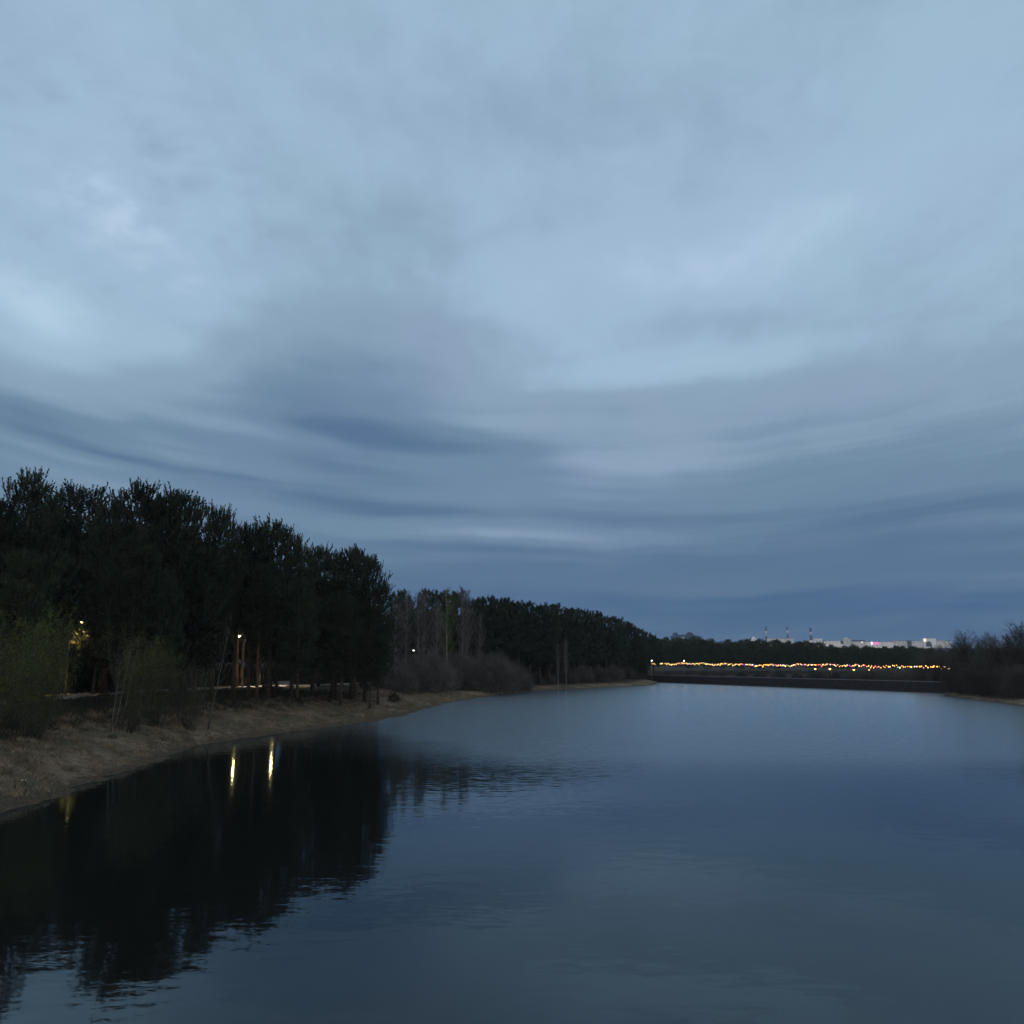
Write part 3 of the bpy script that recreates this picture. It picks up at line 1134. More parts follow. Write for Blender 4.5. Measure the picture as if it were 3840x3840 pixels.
def street_lamp(x, y, zl, rz, label, lens, arm=1.1, spot=0, spot_col=(1, .72, .36), size=1.0, group='lit lamps along the park path', blend=.6, ang=100):
    g_ = gz(x, y)
    H = zl - g_
    t = thing('street_lamp', label, 'street lamp', (x - arm * math.cos(rz), y - arm * math.sin(rz), g_), rz, group)
    p = MB()
    p.lathe([(.13, 0), (.13, .5), (.085, .55), (.06, H * .7), (.05, H - .05)], 10)
    link('pole', p.mesh('pole', M['dark_metal'], True), t)
    a = MB()
    a.tube([(0, 0, H - .12), (arm * .25, 0, H + .10), (arm * .7, 0, H + .16)], [.045, .04, .035], 6)
    link('arm', a.mesh('arm', M['dark_metal'], True), t)
    hd = MB()
    s = size
    hd.add([(arm * 1 - .34 * s, -.13 * s, H + .05), (arm + .34 * s, -.11 * s, H + .05), (arm + .34 * s, .11 * s, H + .05), (arm - .34 * s, .13 * s, H + .05),
            (arm - .34 * s, -.09 * s, H + .20), (arm + .22 * s, -.06 * s, H + .17), (arm + .22 * s, .06 * s, H + .17), (arm - .34 * s, .09 * s, H + .20)],
           [(3, 2, 1, 0), (4, 5, 6, 7), (0, 1, 5, 4), (1, 2, 6, 5), (2, 3, 7, 6), (3, 0, 4, 7)])
    head = link('lamp_head', hd.mesh('lamp_head', M['dark_metal']), t)
    le = MB()
    le.lathe([(.02 * s, -.14 * s), (.09 * s, -.12 * s), (.125 * s, -.05 * s), (.13 * s, 0)], 12, (arm, 0, H + .045))
    link('lens', le.mesh('lens', M[lens], True), head)
    if spot:
        ld = bpy.data.lights.new('lamp_light', 'SPOT')
        ld.energy = spot
        ld.color = spot_col
        ld.spot_size = math.radians(ang)
        ld.spot_blend = blend
        ld.shadow_soft_size = .12
        lo = bpy.data.objects.new('lamp_light', ld)
        COL.objects.link(lo)
        lo.parent = t
        lo.location = (arm, 0, H - .32)
    return t


x, y, z = at(307, 2333, 97)
street_lamp(x, y, z, .3, 'leftmost lamp among the pines, its yellow light catching a pine branch', 'lens_dim', spot=8000, spot_col=(1, .60, .17), ang=104)
x, y, z = at(898, 2385, 131)
street_lamp(x, y, z, 2.6, 'lamp over the path above the yellow lit pine trunk', 'lens_warm', spot=2000, spot_col=(1, .64, .22), ang=62)
x, y, z = at(1036, 2388, 136)
street_lamp(x, y, z, .4, 'lamp screened by pine branches, lighting the pale path right of the lit trunk', 'lens_warm', spot=9000, spot_col=(1, .80, .50), ang=104)
x, y, z = at(1551, 2439, 152)
street_lamp(x, y, z, .2, 'small round lamp shining through the bare birches right of the pine grove', 'lens_cool', spot=60, size=.9)

# the trunks caught by the second lamp
lt = make_pine(411, 17.5, 1.9, .40)
xb, yb, _ = at(886, 2575, 133.0)
plant('pine_tree', lt[:2], xb, yb, gz(xb, yb) - .1, 1.0, 'pine with trunk lit yellow by the lamp beside it', 'pine tree', G1)
lt2 = make_pine(412, 15.5, 2.0, .42, lean=.8)
xb, yb, _ = at(903, 2575, 133.5)
plant('pine_tree', lt2[:2], xb, yb, gz(xb, yb) - .1, 1.0, 'thinner leaning pine with trunk faintly lit, just right of the yellow trunk', 'pine tree', G1, rz=0)
# low pine branch catching the leftmost lamp belongs to this young pine
yp = make_pine(413, 6.7, 1.7, .5, dens=1.4)
xb, yb, _ = at(356, 2500, 97.5)
plant('pine_tree', yp[:2], xb, yb, gz(xb, yb) - .1, 1.0, 'young pine under the leftmost lamp, its top branches lit yellow', 'pine tree', G1)

# ------------------------------------------------------------------ slim birches and saplings at the grove edge
GB = 'slim pale stems along the edge of the pine grove'
b1 = make_bare(301, 8.2, .9, bark='sapling_bark', n_limb=14, per=10, tr_r=.055, tw=.014, base=.35)
xb, yb, zb = onz(784, 2668, 2.0)
o = plant('birch_tree', b1[:2], xb, yb, gz(xb, yb), 1.0, 'slim pale birch leaning right in front of the dark grove', 'birch tree', GB, rz=0, tilt=(0, math.radians(11.5), 0))
for u, v, hh_, ti, lab in ((755, 2640, 5.5, 6, 'thin birch sapling just left of the leaning pale birch'), (455, 2690, 6.0, 7, 'thin leaning sapling below the lit strip of path'),
                           (432, 2694, 5.4, 8, 'thin sapling left of the leaning one below the lit path'), (520, 2682, 5.0, 5, 'thin upright sapling right of the lit strip of path'),
                           (418, 2700, 4.6, 3, 'short sapling at the right foot of the greenish willow'), (985, 2600, 5.6, 2, 'pale straight birch stem among the dark trunks right of the lit trunk'),
                           (1175, 2612, 6.4, 1, 'pale birch stem standing in front of the grove right of the bright path'), (1245, 2600, 6.0, 2, 'faint birch stem in the dark right end of the grove')):
    bs = make_bare(int(u * 3 + v), hh_, .8, bark='sapling_bark', n_limb=10, per=9, tr_r=.045, tw=.012, base=.4)
    xb, yb, zb = onz(u, v, 2.0)
    plant('birch_tree', bs[:2], xb, yb, gz(xb, yb) - .05, 1.0, lab, 'birch tree', GB, rz=0, tilt=(0, math.radians(ti), 0))

# ------------------------------------------------------------------ willow shrubs in the left foreground
GW = 'willow bushes in the left foreground'
wl = [(70, 2340, 52, 2.4, 26, 'grey-green many-stemmed willow at the left edge of the photo'),
      (195, 2300, 56, 1.8, 40, 'brighter green willow bush left of the lit strip of path'),
      (-40, 2420, 46, 2.0, 18, 'willow bush cut off by the left edge, nearest to the viewer'),
      (150, 2470, 50, 1.8, 14, 'low brown bush of bare stems between the two tall willows'),
      (505, 2395, 61, 2.4, 22, 'dim green willow bush below the greenish front pine'),
      (600, 2440, 64, 2.1, 16, 'rounder dim willow bush right of the dim green one'),
      (715, 2510, 66, 1.9, 8, 'low bare bush left of the leaning pale birch')]
for i, (u, v, Y, R_, lf, lab) in enumerate(wl):
    x, y, z = at(u, v, Y)
    g_ = gz(x, y)
    hh_ = max(2.0, z - g_)
    pr = make_bare(500 + i, hh_, R_, mat='twig_green' if lf > 12 else 'twig_brown', bark='stem', n_limb=150, per=8, stems=22, base=.06, up=1.9, tw=.014, leaf=int(lf * 1.4), tr_r=.032, spread0=.85)
    plant('willow_bush', (pr[0], pr[1], pr[3]), x, y, g_ - .05, 1.0, lab, 'bush', GW, parts=('stems', 'twigs', 'leaves'))

# dark shrub silhouetted on the lit path, low shrubs at the foot of the grove
ds = [make_dome_shrub(600 + i, 1.6, 1.3, 'under', 420, .05, 'stem') for i in range(3)]
GS = 'low dark shrubs at the foot of the grove'
for i, (u, v, Y, lab) in enumerate(((1020, 2530, 101, 'dark upright shrub silhouetted against the bright path'), (998, 2556, 100, 'squat dark shrub at the left end of the bright path'),
                                    (880, 2655, 80, 'low dark shrub on the grass edge below the lit trunk'), (1120, 2612, 88, 'low dark shrub where grass meets the grove, below the bright path'),
                                    (1477, 2592, 108, 'small dark shrub alone on the grass at the right foot of the grove'))):
    x, y, z = at(u, v, Y)
    g_ = gz(x, y)
    pr = ds[i % 3]
    plant('dark_shrub', pr[:2], x, y, g_ - .05, max(.5, z - g_) / pr[2], lab, 'shrub', GS, sxy=.55 if i == 0 else .8, parts=('stems', 'twigs'))

# ------------------------------------------------------------------ bare birches, willows and pines right of the grove
BB = [make_bare(700 + i, 13, 1.9, n_limb=70, per=20, tr_r=.12, tw=.034, base=.28, up=1.6) for i in range(4)]
BG = make_bare(720, 13, 1.8, mat='leaf', n_limb=50, per=20, tr_r=.12, tw=.035, base=.28, up=1.6)
GBI = 'bare birches right of the pine grove'
birches = [(1487, 2245, 134, .9, 'bare grey birch touching the right edge of the pine grove'), (1524, 2238, 140, .9, 'bare birch second from the pine grove, left of the small round lamp'),
           (1574, 2232, 138, .95, 'bare birch with pale trunk rising just right of the small round lamp'), (1592, 2240, 142, .9, 'bare birch right of the one beside the small round lamp'),
           (1640, 2262, 146, .8, 'bare birch left of the greenish one'), (1680, 2222, 148, 1.1, 'birch with greenish haze of buds, middle of the bare trees'),
           (1735, 2215, 150, .9, 'tall bare birch with pale double look, left stem of the tall pair'), (1752, 2235, 151, .85, 'tall bare birch, right stem of the tall pair'),
           (1800, 2310, 152, .85, 'shorter bare birch right of the tall pair'), (1862, 2350, 154, .9, 'short bare tree with forked top, second from right of the bare trees'),
           (1905, 2395, 156, .9, 'shortest and rightmost of the bare trees behind the grey willows')]
for i, (u, v, Y, sx, lab) in enumerate(birches):
    for _ in range(60):
        x, y, z = at(u, v, Y)
        if float(sdist(np.array([x]), np.array([y]))[0]) >= 8.5:
            break
        Y += 1.0
    pr = BG if i == 5 else BB[i % 4]
    plant_at('birch_tree', pr[:2], pr[2], u, v, Y, lab, 'birch tree', GBI, sx)
DS = [make_dome_shrub(800 + i, 4.0, 3.0 + .3 * i, 'twig', 2300, .038) for i in range(4)]
GD = 'round grey willow bushes along the left shore'
domes = [(1605, 2446, 122, 1.0, 'big round grey willow bush, nearest of the domes beyond the grove'), (1495, 2485, 116, .9, 'grey bush tucked against the right foot of the pine grove'),
         (1545, 2470, 126, .9, 'grey bush just left of the big round willow'), (1650, 2485, 121, .9, 'lower right flank bush of the big round willow'),
         (1730, 2450, 133, 1.0, 'grey willow bush at the foot of the tall pair of birches'), (1800, 2465, 139, 1.0, 'grey willow bush right of the tall pair of birches'),
         (1850, 2462, 142, 1.0, 'grey willow bush under the fork-topped bare tree'), (1912, 2490, 146, 1.0, 'grey willow bush on the little point of the shore'),
         (1955, 2518, 149, .9, 'rightmost low round bush on the little point of the shore'),
         (2010, 2520, 168, .9, 'low grey bush right of the shore point'), (2062, 2528, 176, .9, 'second low grey bush right of the shore point'),
         (2120, 2505, 184, 1.0, 'grey bush at the foot of the pale far birch stems'), (2185, 2500, 193, 1.1, 'broad grey bush at the middle of the far left shore'),
         (2240, 2502, 200, 1.0, 'broad grey bush right of the middle of the far left shore'), (2300, 2498, 210, 1.0, 'tall grey bush below the drop of the far pines'),
         (2350, 2500, 216, 1.0, 'tall grey bush left of the first coloured lights'), (2385, 2505, 222, .9, 'last grey bush before the white lamp post at the bridge')]
for i, (u, v, Y, sx, lab) in enumerate(domes):
    pr = DS[i % 4]
    for _ in range(60):
        x, y, z = at(u, v, Y)
        if float(sdist(np.array([x]), np.array([y]))[0]) >= (8.0 if u > 1990 else 1.5 if u > 1835 else 6.5):
            break
        Y += 1.0
    plant_at('willow_bush', pr[:2], pr[2], u, v, Y, lab, 'bush', GD, sx * .85, ('stems', 'twigs'), .15)
# two pale far stems
for u, v, Y, lab in ((2092, 2420, 190, 'left one of two pale far birch stems against the dark pines'), (2122, 2400, 194, 'right one of two pale far birch stems against the dark pines')):
    plant_at('birch_tree', BB[1][:2], BB[1][2], u, v, Y, lab, 'birch tree', GBI, .7)

# far pines: the skyline row carries ordinals from the grove towards the bridge
GF = 'far pines along the left shore, from the bare birches to the bridge'
sk = [(1510, 2232, 192), (1610, 2228, 192), (1660, 2232, 190), (1705, 2240, 192), (1770, 2262, 190), (1800, 2258, 188), (1838, 2254, 186), (1868, 2258, 186), (1902, 2264, 186), (1945, 2266, 186), (1985, 2274, 191),
      (2022, 2282, 196), (2055, 2279, 201), (2090, 2282, 206), (2122, 2290, 211), (2152, 2296, 216), (2182, 2297, 221), (2212, 2304, 227), (2242, 2308, 233),
      (2270, 2320, 238), (2292, 2324, 243), (2316, 2330, 248), (2340, 2341, 254), (2358, 2346, 259), (2380, 2358, 264), (2402, 2368, 270), (2425, 2380, 276), (2448, 2388, 282)]
for i, (u, v, Y) in enumerate(sk):
    pr = PF[(i * 3) % 5]
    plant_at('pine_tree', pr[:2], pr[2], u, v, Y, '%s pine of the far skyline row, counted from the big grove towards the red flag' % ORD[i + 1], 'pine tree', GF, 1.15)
GFF = 'pines filling the far left-bank wood below its skyline'
for k in range(95):
    u = 1480 + 960 * random.random()
    Yb = np.interp(u, [1480, 1800, 2440], [196, 190, 272])
    Y = Yb + random.uniform(-9, 26)
    vt = np.interp(u, [1480, 1760, 1900, 2100, 2240, 2340, 2440], [2265, 2285, 2290, 2312, 2335, 2366, 2405]) + random.random() * 60
    pr = PF[k % 5]
    x, y, z = at(u, vt, Y)
    if float(sdist(np.array([x]), np.array([y]))[0]) < 4:
        continue
    plant_at('pine_tree', pr[:2], pr[2], u, vt, Y, 'dark pine in the far left-bank wood, below the skyline row', 'pine tree', GFF, 1.15)

# red flag above the far pines
x, y, z = at(2371, 2338, 262)
g_ = gz(x, y)
t = thing('red_flag', 'small red pennant flag on a pole above the far pines left of the bridge', 'flag', (x, y, g_))
p = MB()
p.lathe([(.09, 0), (.07, (z - g_) * .6), (.04, z - g_ + .1)], 8)
link('flagpole', p.mesh('flagpole', M['metal'], True), t)
p = MB()
vs, fs = [], []
for i in range(7):
    s = i / 6
    yy = .12 * math.sin(s * 5)
    vs += [(-.05 - 1.25 * s, yy, z - g_ - .02 - .25 * s), (-.05 - 1.25 * s, yy + .03, z - g_ - 1.25 - .12 * s * 0)]
for i in range(6):
    fs.append((2 * i, 2 * i + 1, 2 * i + 3, 2 * i + 2))
p.add(vs, fs)
fm = p.mesh('cloth', M['flag'], True)
fo = link('cloth', fm, t)
sd = fo.modifiers.new('thickness', 'SOLIDIFY')
sd.thickness = .015

# ------------------------------------------------------------------ footbridge with its lights
A0, B0 = Vector((41.0, 266.4, 0)), Vector((81.5, 168.0, 0))
BL = (B0 - A0).length
brz = math.atan2(B0.y - A0.y, B0.x - A0.x)
br = thing('footbridge', 'low dark footbridge across the far end of the lake', 'bridge', (A0.x, A0.y, 0), brz)
d = MB()
d.box(BL / 2, 0, .86, BL + 8, 2.6, .14)
link('deck', d.mesh('deck', M['deck']), br)
for side in (-1, 1):
    d = MB()
    d.box(BL / 2, side * 1.12, .36, BL + 8, .22, .85)
    link('girder', d.mesh('girder', M['rail']), br)
    d = MB()
    d.box(BL / 2, side * 1.28, 1.98, BL + 6, .10, .07)
    link('handrail', d.mesh('handrail', M['handrail']), br)
    d = MB()
    nb = int(BL / .16)
    for i in range(nb):
        xx = -2.5 + (BL + 5) * i / (nb - 1)
        thick = .09 if i % 14 == 0 else .035
        d.box(xx, side * 1.28, 1.4365, thick, .05 if i % 14 else .09, 1.013)
    link('railing', d.mesh('railing', M['rail']), br)
    d = MB()
    for k in range(24):
        d.box(BL * (k + .5) / 24, side * 1.36, 1.38, BL / 24 - .06, .03, .9)
    link('parapet_panels', d.mesh('parapet_panels', M['rail']), br)
for i in range(9):
    xx = 3 + (BL - 6) * i / 8
    for side in (-1, 1):
        d = MB()
        d.lathe([(.17, -2.3), (.17, .412)], 10, (xx, side * 1.05, 0))
        link('pile', d.mesh('pile', M['rail'], True), br)
NP = 13
poles = []
for i in range(NP):
    xx = -6 + (BL + 8) * i / (NP - 1)
    zt = 5.68 - .52 * i / (NP - 1) + random.uniform(-.12, .12)
    d = MB()
    d.lathe([(.06, .93), (.05, zt * .6), (.035, zt + .06)], 8, (xx, 1.55, 0))
    link('light_pole', d.mesh('light_pole', M['dark_metal'], True), br)
    d = MB()
    d.box(xx, 1.46, 1.05, .14, .26, .05)
    link('bracket', d.mesh('bracket', M['metal']), br)
    poles.append((xx, 1.55, zt))
bm_ = {}
for mm in set(BM):
    s = MB()
    prof = [(.02, .0), (.06, .03), (.115, .11), (.125, .18), (.10, .25), (.05, .30)]
    s.lathe([(r_, -z_) for r_, z_ in prof][::-1], 8)
    bm_[mm.name] = s.mesh('bulb', mm, True)
GL = 'strings of coloured bulbs along the footbridge'
where = ['leftmost string, mostly hidden by the bank bushes', 'string by the white lamp post at the left end', 'string under the second white lamp']
for i in range(NP - 1):
    a, c = poles[i], poles[i + 1]
    if i == 0:
        lab = 'leftmost string of coloured bulbs, half hidden behind the bank by the white lamp post'
    elif i == NP - 2:
        lab = 'rightmost string of coloured bulbs, fading into the bare trees of the right bank'
    else:
        lab = '%s string of coloured bulbs from the left, hung over the footbridge' % ORD[i + 1]
    t = thing('string_lights', lab, 'string lights', tuple(br.matrix_basis @ Vector(a)), brz, GL)
    dx, dz = c[0] - a[0], c[2] - a[2]
    sag = random.uniform(.16, .36)

    def cp(s):
        return (dx * s, 0, dz * s - sag * 4 * s * (1 - s))
    d = MB()
    d.tube([cp(k / 12) for k in range(13)], .018, 4)
    link('cable', d.mesh('cable', M['wire'], True), t)
    nb = 19
    for k in range(nb):
        if i == 0 and (k < 4 or 8 < k < 14 or k > 16):
            continue
        if i == NP - 2 and (k > 13 or k > 8 and k % 2):
            continue
        s = (k + .5 + random.uniform(-.3, .3)) / nb
        px_, py_, pz_ = cp(s)
        drop = random.choice((0, 0, .1, .2, .32))
        bo = link('bulb', bm_[random.choice(BM).name], t, (px_, py_, pz_ - .02 - drop))
        q = random.uniform(.55, .95)
        bo.scale = (q, q, q * random.uniform(.9, 1.3))

# lamps round the bridge
GLB = 'lamps on the far bank by the footbridge'
for u, v, Y, lens, spot, size, lab in (
        (2444, 2477, 258, 'lens_cool', 200, 1.3, 'white lamp on a pale post at the left end of the footbridge'),
        (2565, 2478, 284, 'lens_cool', 60, 1.2, 'white lamp above the lights, right of the post at the bridge end'),
        (3057, 2508, 262, 'lens_amber', 120, 2.1, 'leftmost of the four orange lamps below the string lights'),
        (3112, 2508, 262, 'lens_amber', 120, 2.3, 'second orange lamp from the left below the string lights'),
        (3202, 2511, 262, 'lens_amber', 120, 2.2, 'third and widest orange lamp from the left below the string lights'),
        (3259, 2512, 262, 'lens_amber', 40, 1.2, 'rightmost and smallest of the orange lamps below the string lights')):
    x, y, z = at(u, v, Y)
    street_lamp(x, y, z, random.uniform(3.5, 5), lab, lens, arm=.5, spot=spot, spot_col=(1, .9, .75) if lens == 'lens_cool' else (1, .6, .25), size=size, group=GLB)
# pale low wall behind the bridge
wx0, wx1 = at(3090, 2537, 236), at(3240, 2535, 222)
d = MB()
ln = math.hypot(wx1[0] - wx0[0], wx1[1] - wx0[1])
for k in range(7):
    d.box(ln * (k + .5) / 7, 0, .45, ln / 7 * .88, .35, .9 + (.1 if k % 2 else 0))
lw = link('low_wall', d.mesh('low_wall', M['stone']))
lw.location = (wx0[0], wx0[1], gz(wx0[0], wx0[1]) + .1)
lw.rotation_euler = (0, 0, math.atan2(wx1[1] - wx0[1], wx1[0] - wx0[0]))
tag(lw, 'pale low wall in sections behind the footbridge railing, under the orange lamps', 'wall')

# ------------------------------------------------------------------ right bank: bare trees and brush
RB = [make_bare(900 + i, 10, 2.6, mat='twig_brown', bark='stem', n_limb=190, per=20, stems=8, base=.06, up=1.25, tw=.034, tr_r=.05, spread0=.7) for i in range(4)]
RD = [make_dome_shrub(930 + i, 4.0, 3.1, 'twig_brown', 2400, .042) for i in range(3)]
GR = 'bare trees and brush on the right bank'
rt = [(3440, 2440, 186, .9, 'bare brush at the right end of the string lights'), (3500, 2432, 178, 1.0, 'bare tree below the bright cornered building on the skyline'),
      (3550, 2428, 172, 1.0, 'bare tree just left of the rounded green-brown treetop on the right bank'), (3600, 2402, 165, 1.0, 'bare tree left half of the rounded top on the right bank'),
      (3632, 2382, 160, 1.1, 'bare tree with rounded green-brown top, highest left part of the right bank'), (3682, 2384, 156, .9, 'bare tree with thin feathery top right of the rounded one'),
      (3722, 2400, 152, 1.0, 'bare tree in the dip of the right bank skyline'), (3758, 2392, 148, .9, 'bare tree with twiggy point left of the tall tree at the edge'),
      (3800, 2398, 142, 1.0, 'bare tree right of the twiggy point on the right bank'), (3846, 2345, 138, 1.1, 'tall bare tree cut by the right edge of the photo'),
      (3900, 2360, 134, 1.1, 'bare tree mostly outside the right edge of the photo')]
for i, (u, v, Y, sx, lab) in enumerate(rt):
    pr = RB[i % 4]
    plant_at('bare_tree', pr[:2], pr[2], u, v, Y, lab, 'tree', GR, sx)
GR2 = 'waterside brush on the right bank'
rs = [(3470, 2530, 174), (3520, 2520, 168), (3570, 2515, 160), (3610, 2505, 154), (3660, 2500, 150), (3700, 2510, 144), (3745, 2505, 140), (3790, 2500, 136), (3835, 2505, 130), (3640, 2460, 158), (3720, 2455, 150), (3800, 2450, 146)]
rw = ['beside the right end of the footbridge', 'under the last of the string lights', 'left of the pale patch of shore', 'behind the left end of the pale shore patch',
      'behind the right end of the pale shore patch', 'right of the pale shore patch', 'between the pale shore patch and the brown bank', 'above the brown bank strip',
      'at the right edge above the brown bank strip', 'below the rounded green-brown treetop', 'below the dip of the bank skyline', 'below the tall tree at the right edge']
for i, (u, v, Y) in enumerate(rs):
    pr = RD[i % 3]
    for _ in range(60):
        x, y, z = at(u, v, Y)
        if float(sdist(np.array([x]), np.array([y]))[0]) >= 3.0:
            break
        Y += 1.0
    plant_at('brush_bush', pr[:2], pr[2], u, v, Y, 'dark brown leafless brush ' + rw[i], 'bush', GR2, 1.0, ('stems', 'twigs'), .15)

# ------------------------------------------------------------------ far wood beyond the bridge: one mass
tris = []
tv = []
for k in range(330):
    u = 2400 + 1250 * random.random()
    Y = random.uniform(292, 380)
    prof = [2386, 2385, 2389, 2390, 2389, 2395, 2398, 2400, 2404, 2411, 2415, 2417, 2420, 2427, 2430, 2425]
    vt = np.interp(u, [2420, 2480, 2530, 2580, 2640, 2700, 2800, 2900, 3000, 3080, 3200, 3300, 3400, 3480, 3560, 3700], prof) + abs(random.gauss(0, 9)) + (380 - Y) * .25
    x, y, z = at(u, vt, Y)
    g_ = gz(x, y)
    me_ = PF[k % 5][1]
    n = len(me_.vertices)
    if k < 5:
        arr = np.empty(n * 3, dtype=np.float32)
        me_.vertices.foreach_get('co', arr)
        tv.append(arr.reshape(-1, 3, 3)[::2])
    src = tv[k % 5]
    sc = (z - g_) / 15.0
    a = random.random() * 6.28
    c, s = math.cos(a), math.sin(a)
    q = src * np.array([sc * 1.35, sc * 1.35, sc])
    q = np.stack([q[..., 0] * c - q[..., 1] * s + x, q[..., 0] * s + q[..., 1] * c + y, q[..., 2] + g_], -1)
    sub = q[rng.random(len(q)) < .45]
    cen = sub.mean(1, keepdims=True)
    tris.append(cen + (sub - cen) * 1.5)
tag(link('distant_wood', tri_mesh('distant_wood', np.concatenate(tris), M['needles_far'])), 'dark wooded far shore behind the footbridge, below the town', 'wood', kind='stuff')

GFB = 'low bushes on the far shore behind the footbridge'
for i in range(14):
    u = 2500 + 70 * i
    Y = float(np.interp(u, [2500, 2700, 3000, 3400], [288, 284, 258, 205]))
    pr = RD[i % 3]
    plant_at('brush_bush', pr[:2], pr[2], u, 2516 + 9 * random.random(), Y, '%s dark low bush from the left on the far shore, seen over the bridge railing' % ORD[i + 1], 'bush', GFB, 1.2, ('stems', 'twigs'), .15)

# undergrowth closing the gaps between trunks
p0, p1 = [], []
for k in range(9000):
    u = random.uniform(-150, 2420)
    if u < 1420:
        Y = float(np.interp(u, PATHU, PATHY)) + random.uniform(8, 40) + (32 if 1005 < u < 1110 else 0)
    else:
        Y = float(np.interp(u, [1420, 1800, 2440], [150, 176, 285])) + random.uniform(0, 12)
    x, y, z = at(u, 2500, Y)
    p0.append((x, y))
p0 = np.array(p0)
zz_ = height(p0[:, 0], p0[:, 1])
hgt = rng.uniform(.8, 3.4, len(p0)) * np.where(p0[:, 1] > 188, 1.5, 1.0)
base3 = np.column_stack([p0, zz_ - .1])
und = []
for rep in range(5):
    q0 = base3 + rng.normal(size=base3.shape) * np.array([.5, .5, .15]) + np.array([0, 0, 1]) * (hgt * rep / 5)[:, None]
    q1 = q0 + np.column_stack([rng.normal(size=len(p0)) * .4, rng.normal(size=len(p0)) * .4, hgt * .45])
    und.append(slivers(q0, q1, np.full(len(p0), .16), rng))
nb_ = 16000
yb_ = 34 + 76 * rng.random(nb_)
xb_ = np.interp(yb_, LP[3:23, 1], LP[3:23, 0]) - 6 - 20 * rng.random(nb_) ** 1.3
kb = (sdist(xb_, yb_) > 6.2) & (yb_ < np.interp(W / 2 + FPX * xb_ / yb_, PATHU, PATHY) - 14)
q0 = np.column_stack([xb_, yb_, height(xb_, yb_) - .05])[kb]
hb = rng.uniform(.15, .75, len(q0))
for rep_ in range(3):
    q1 = q0 + np.column_stack([rng.normal(size=len(q0)) * .16, rng.normal(size=len(q0)) * .16, hb * (1 - .22 * rep_)])
    und.append(slivers(q0 + rng.normal(size=q0.shape) * np.array([.12, .12, 0]), q1, np.full(len(q0), .045), rng))
tag(link('undergrowth', tri_mesh('undergrowth', np.concatenate(und), M['under'])), 'dark brushwood on the floor of the pine grove and behind its trunks', 'undergrowth', kind='stuff')

# ------------------------------------------------------------------ dry grass on the banks
n = 130000
ys_ = 22 + 130 * rng.random(n) ** 1.3
ix = np.interp(ys_, LP[3:23, 1], LP[3:23, 0])
xs_ = ix - 10 * rng.random(n) ** 1.0
ss = sdist(xs_, ys_)
cl = np.sin(xs_ * 1.1 + 2 * np.sin(ys_ * .6)) * np.sin(ys_ * .9 + np.sin(xs_ * 1.7)) + .6 * np.sin(3.1 * xs_ + 2.2 * ys_)
keep = (ss > .25 + .5 * rng.random(n)) & (ss < 9.5) & (cl + rng.normal(size=n) * .5 > -.1)
xs_, ys_ = xs_[keep], ys_[keep]
zs_ = height(xs_, ys_)
n = len(xs_)
hl = rng.uniform(.08, .30, n) * (1 + .5 * (cl[keep] > .8))
q0 = np.column_stack([xs_, ys_, zs_ - .02])
q1 = q0 + np.column_stack([rng.normal(size=n) * .16, rng.normal(size=n) * .16, hl])
tag(link('dry_grass', tri_mesh('dry_grass', slivers(q0, q1, rng.uniform(.02, .05, n), rng), M['dry_grass'])), 'pale dry grass and tussocks on the sloping left bank', 'grass', kind='stuff')

# clods and scraps on the bank
GC = 'dark clods at the water side of the left bank'


def lumpy(seed, rx, ry, rz_):
    r = random.Random(seed)
    d = MB()
    vs, fs = [], []
    ns, nr = 10, 6
    for i in range(nr + 1):
        ph = math.pi * i / nr
        for k in range(ns):
            a = 2 * math.pi * k / ns
            q = 1 + .28 * (r.random() - .5)
            vs.append((rx * q * math.sin(ph) * math.cos(a), ry * q * math.sin(ph) * math.sin(a), rz_ * q * math.cos(ph)))
    for i in range(nr):
        for k in range(ns):
            k2 = (k + 1) % ns
            fs.append((i * ns + k, (i + 1) * ns + k, (i + 1) * ns + k2, i * ns + k2))
    d.add(vs, fs)
    return d


clods = [(1034, 2724, .42, 'largest dark clod on the bank above the right-hand light streak'), (1064, 2725, .25, 'dark clod right of the largest one on the bank'), (1082, 2724, .22, 'rightmost of three dark clods above the right-hand light streak'),
         (980, 2728, .3, 'dark clod left of the largest one, near the water'), (955, 2737, .25, 'small dark clod nearest the water left of the three'), (830, 2748, .35, 'dark clod above the left-hand light streak'),
         (1185, 2688, .3, 'dark clod high on the bank towards the shrub'), (1358, 2672, .3, 'dark clod on the pale grass near the end of the beach'), (1400, 2668, .25, 'small dark clod right of it at the end of the beach'),
         (420, 2785, .35, 'dark clod in the middle of the near bank')]
for i, (u, v, s, lab) in enumerate(clods):
    x, y, z = onz(u, v, .6)
    for _ in range(6):
        x, y, z = onz(u, v, max(.05, gz(x, y)))
    o = link('dark_clod', lumpy(i, s * 1.2, s * .8, s * .42).mesh('dark_clod', M['clod'], False))
    o.location = (x, y, gz(x, y) + s * .12)
    o.rotation_euler = (0, 0, random.random() * 3)
    tag(o, lab, 'clod', GC)
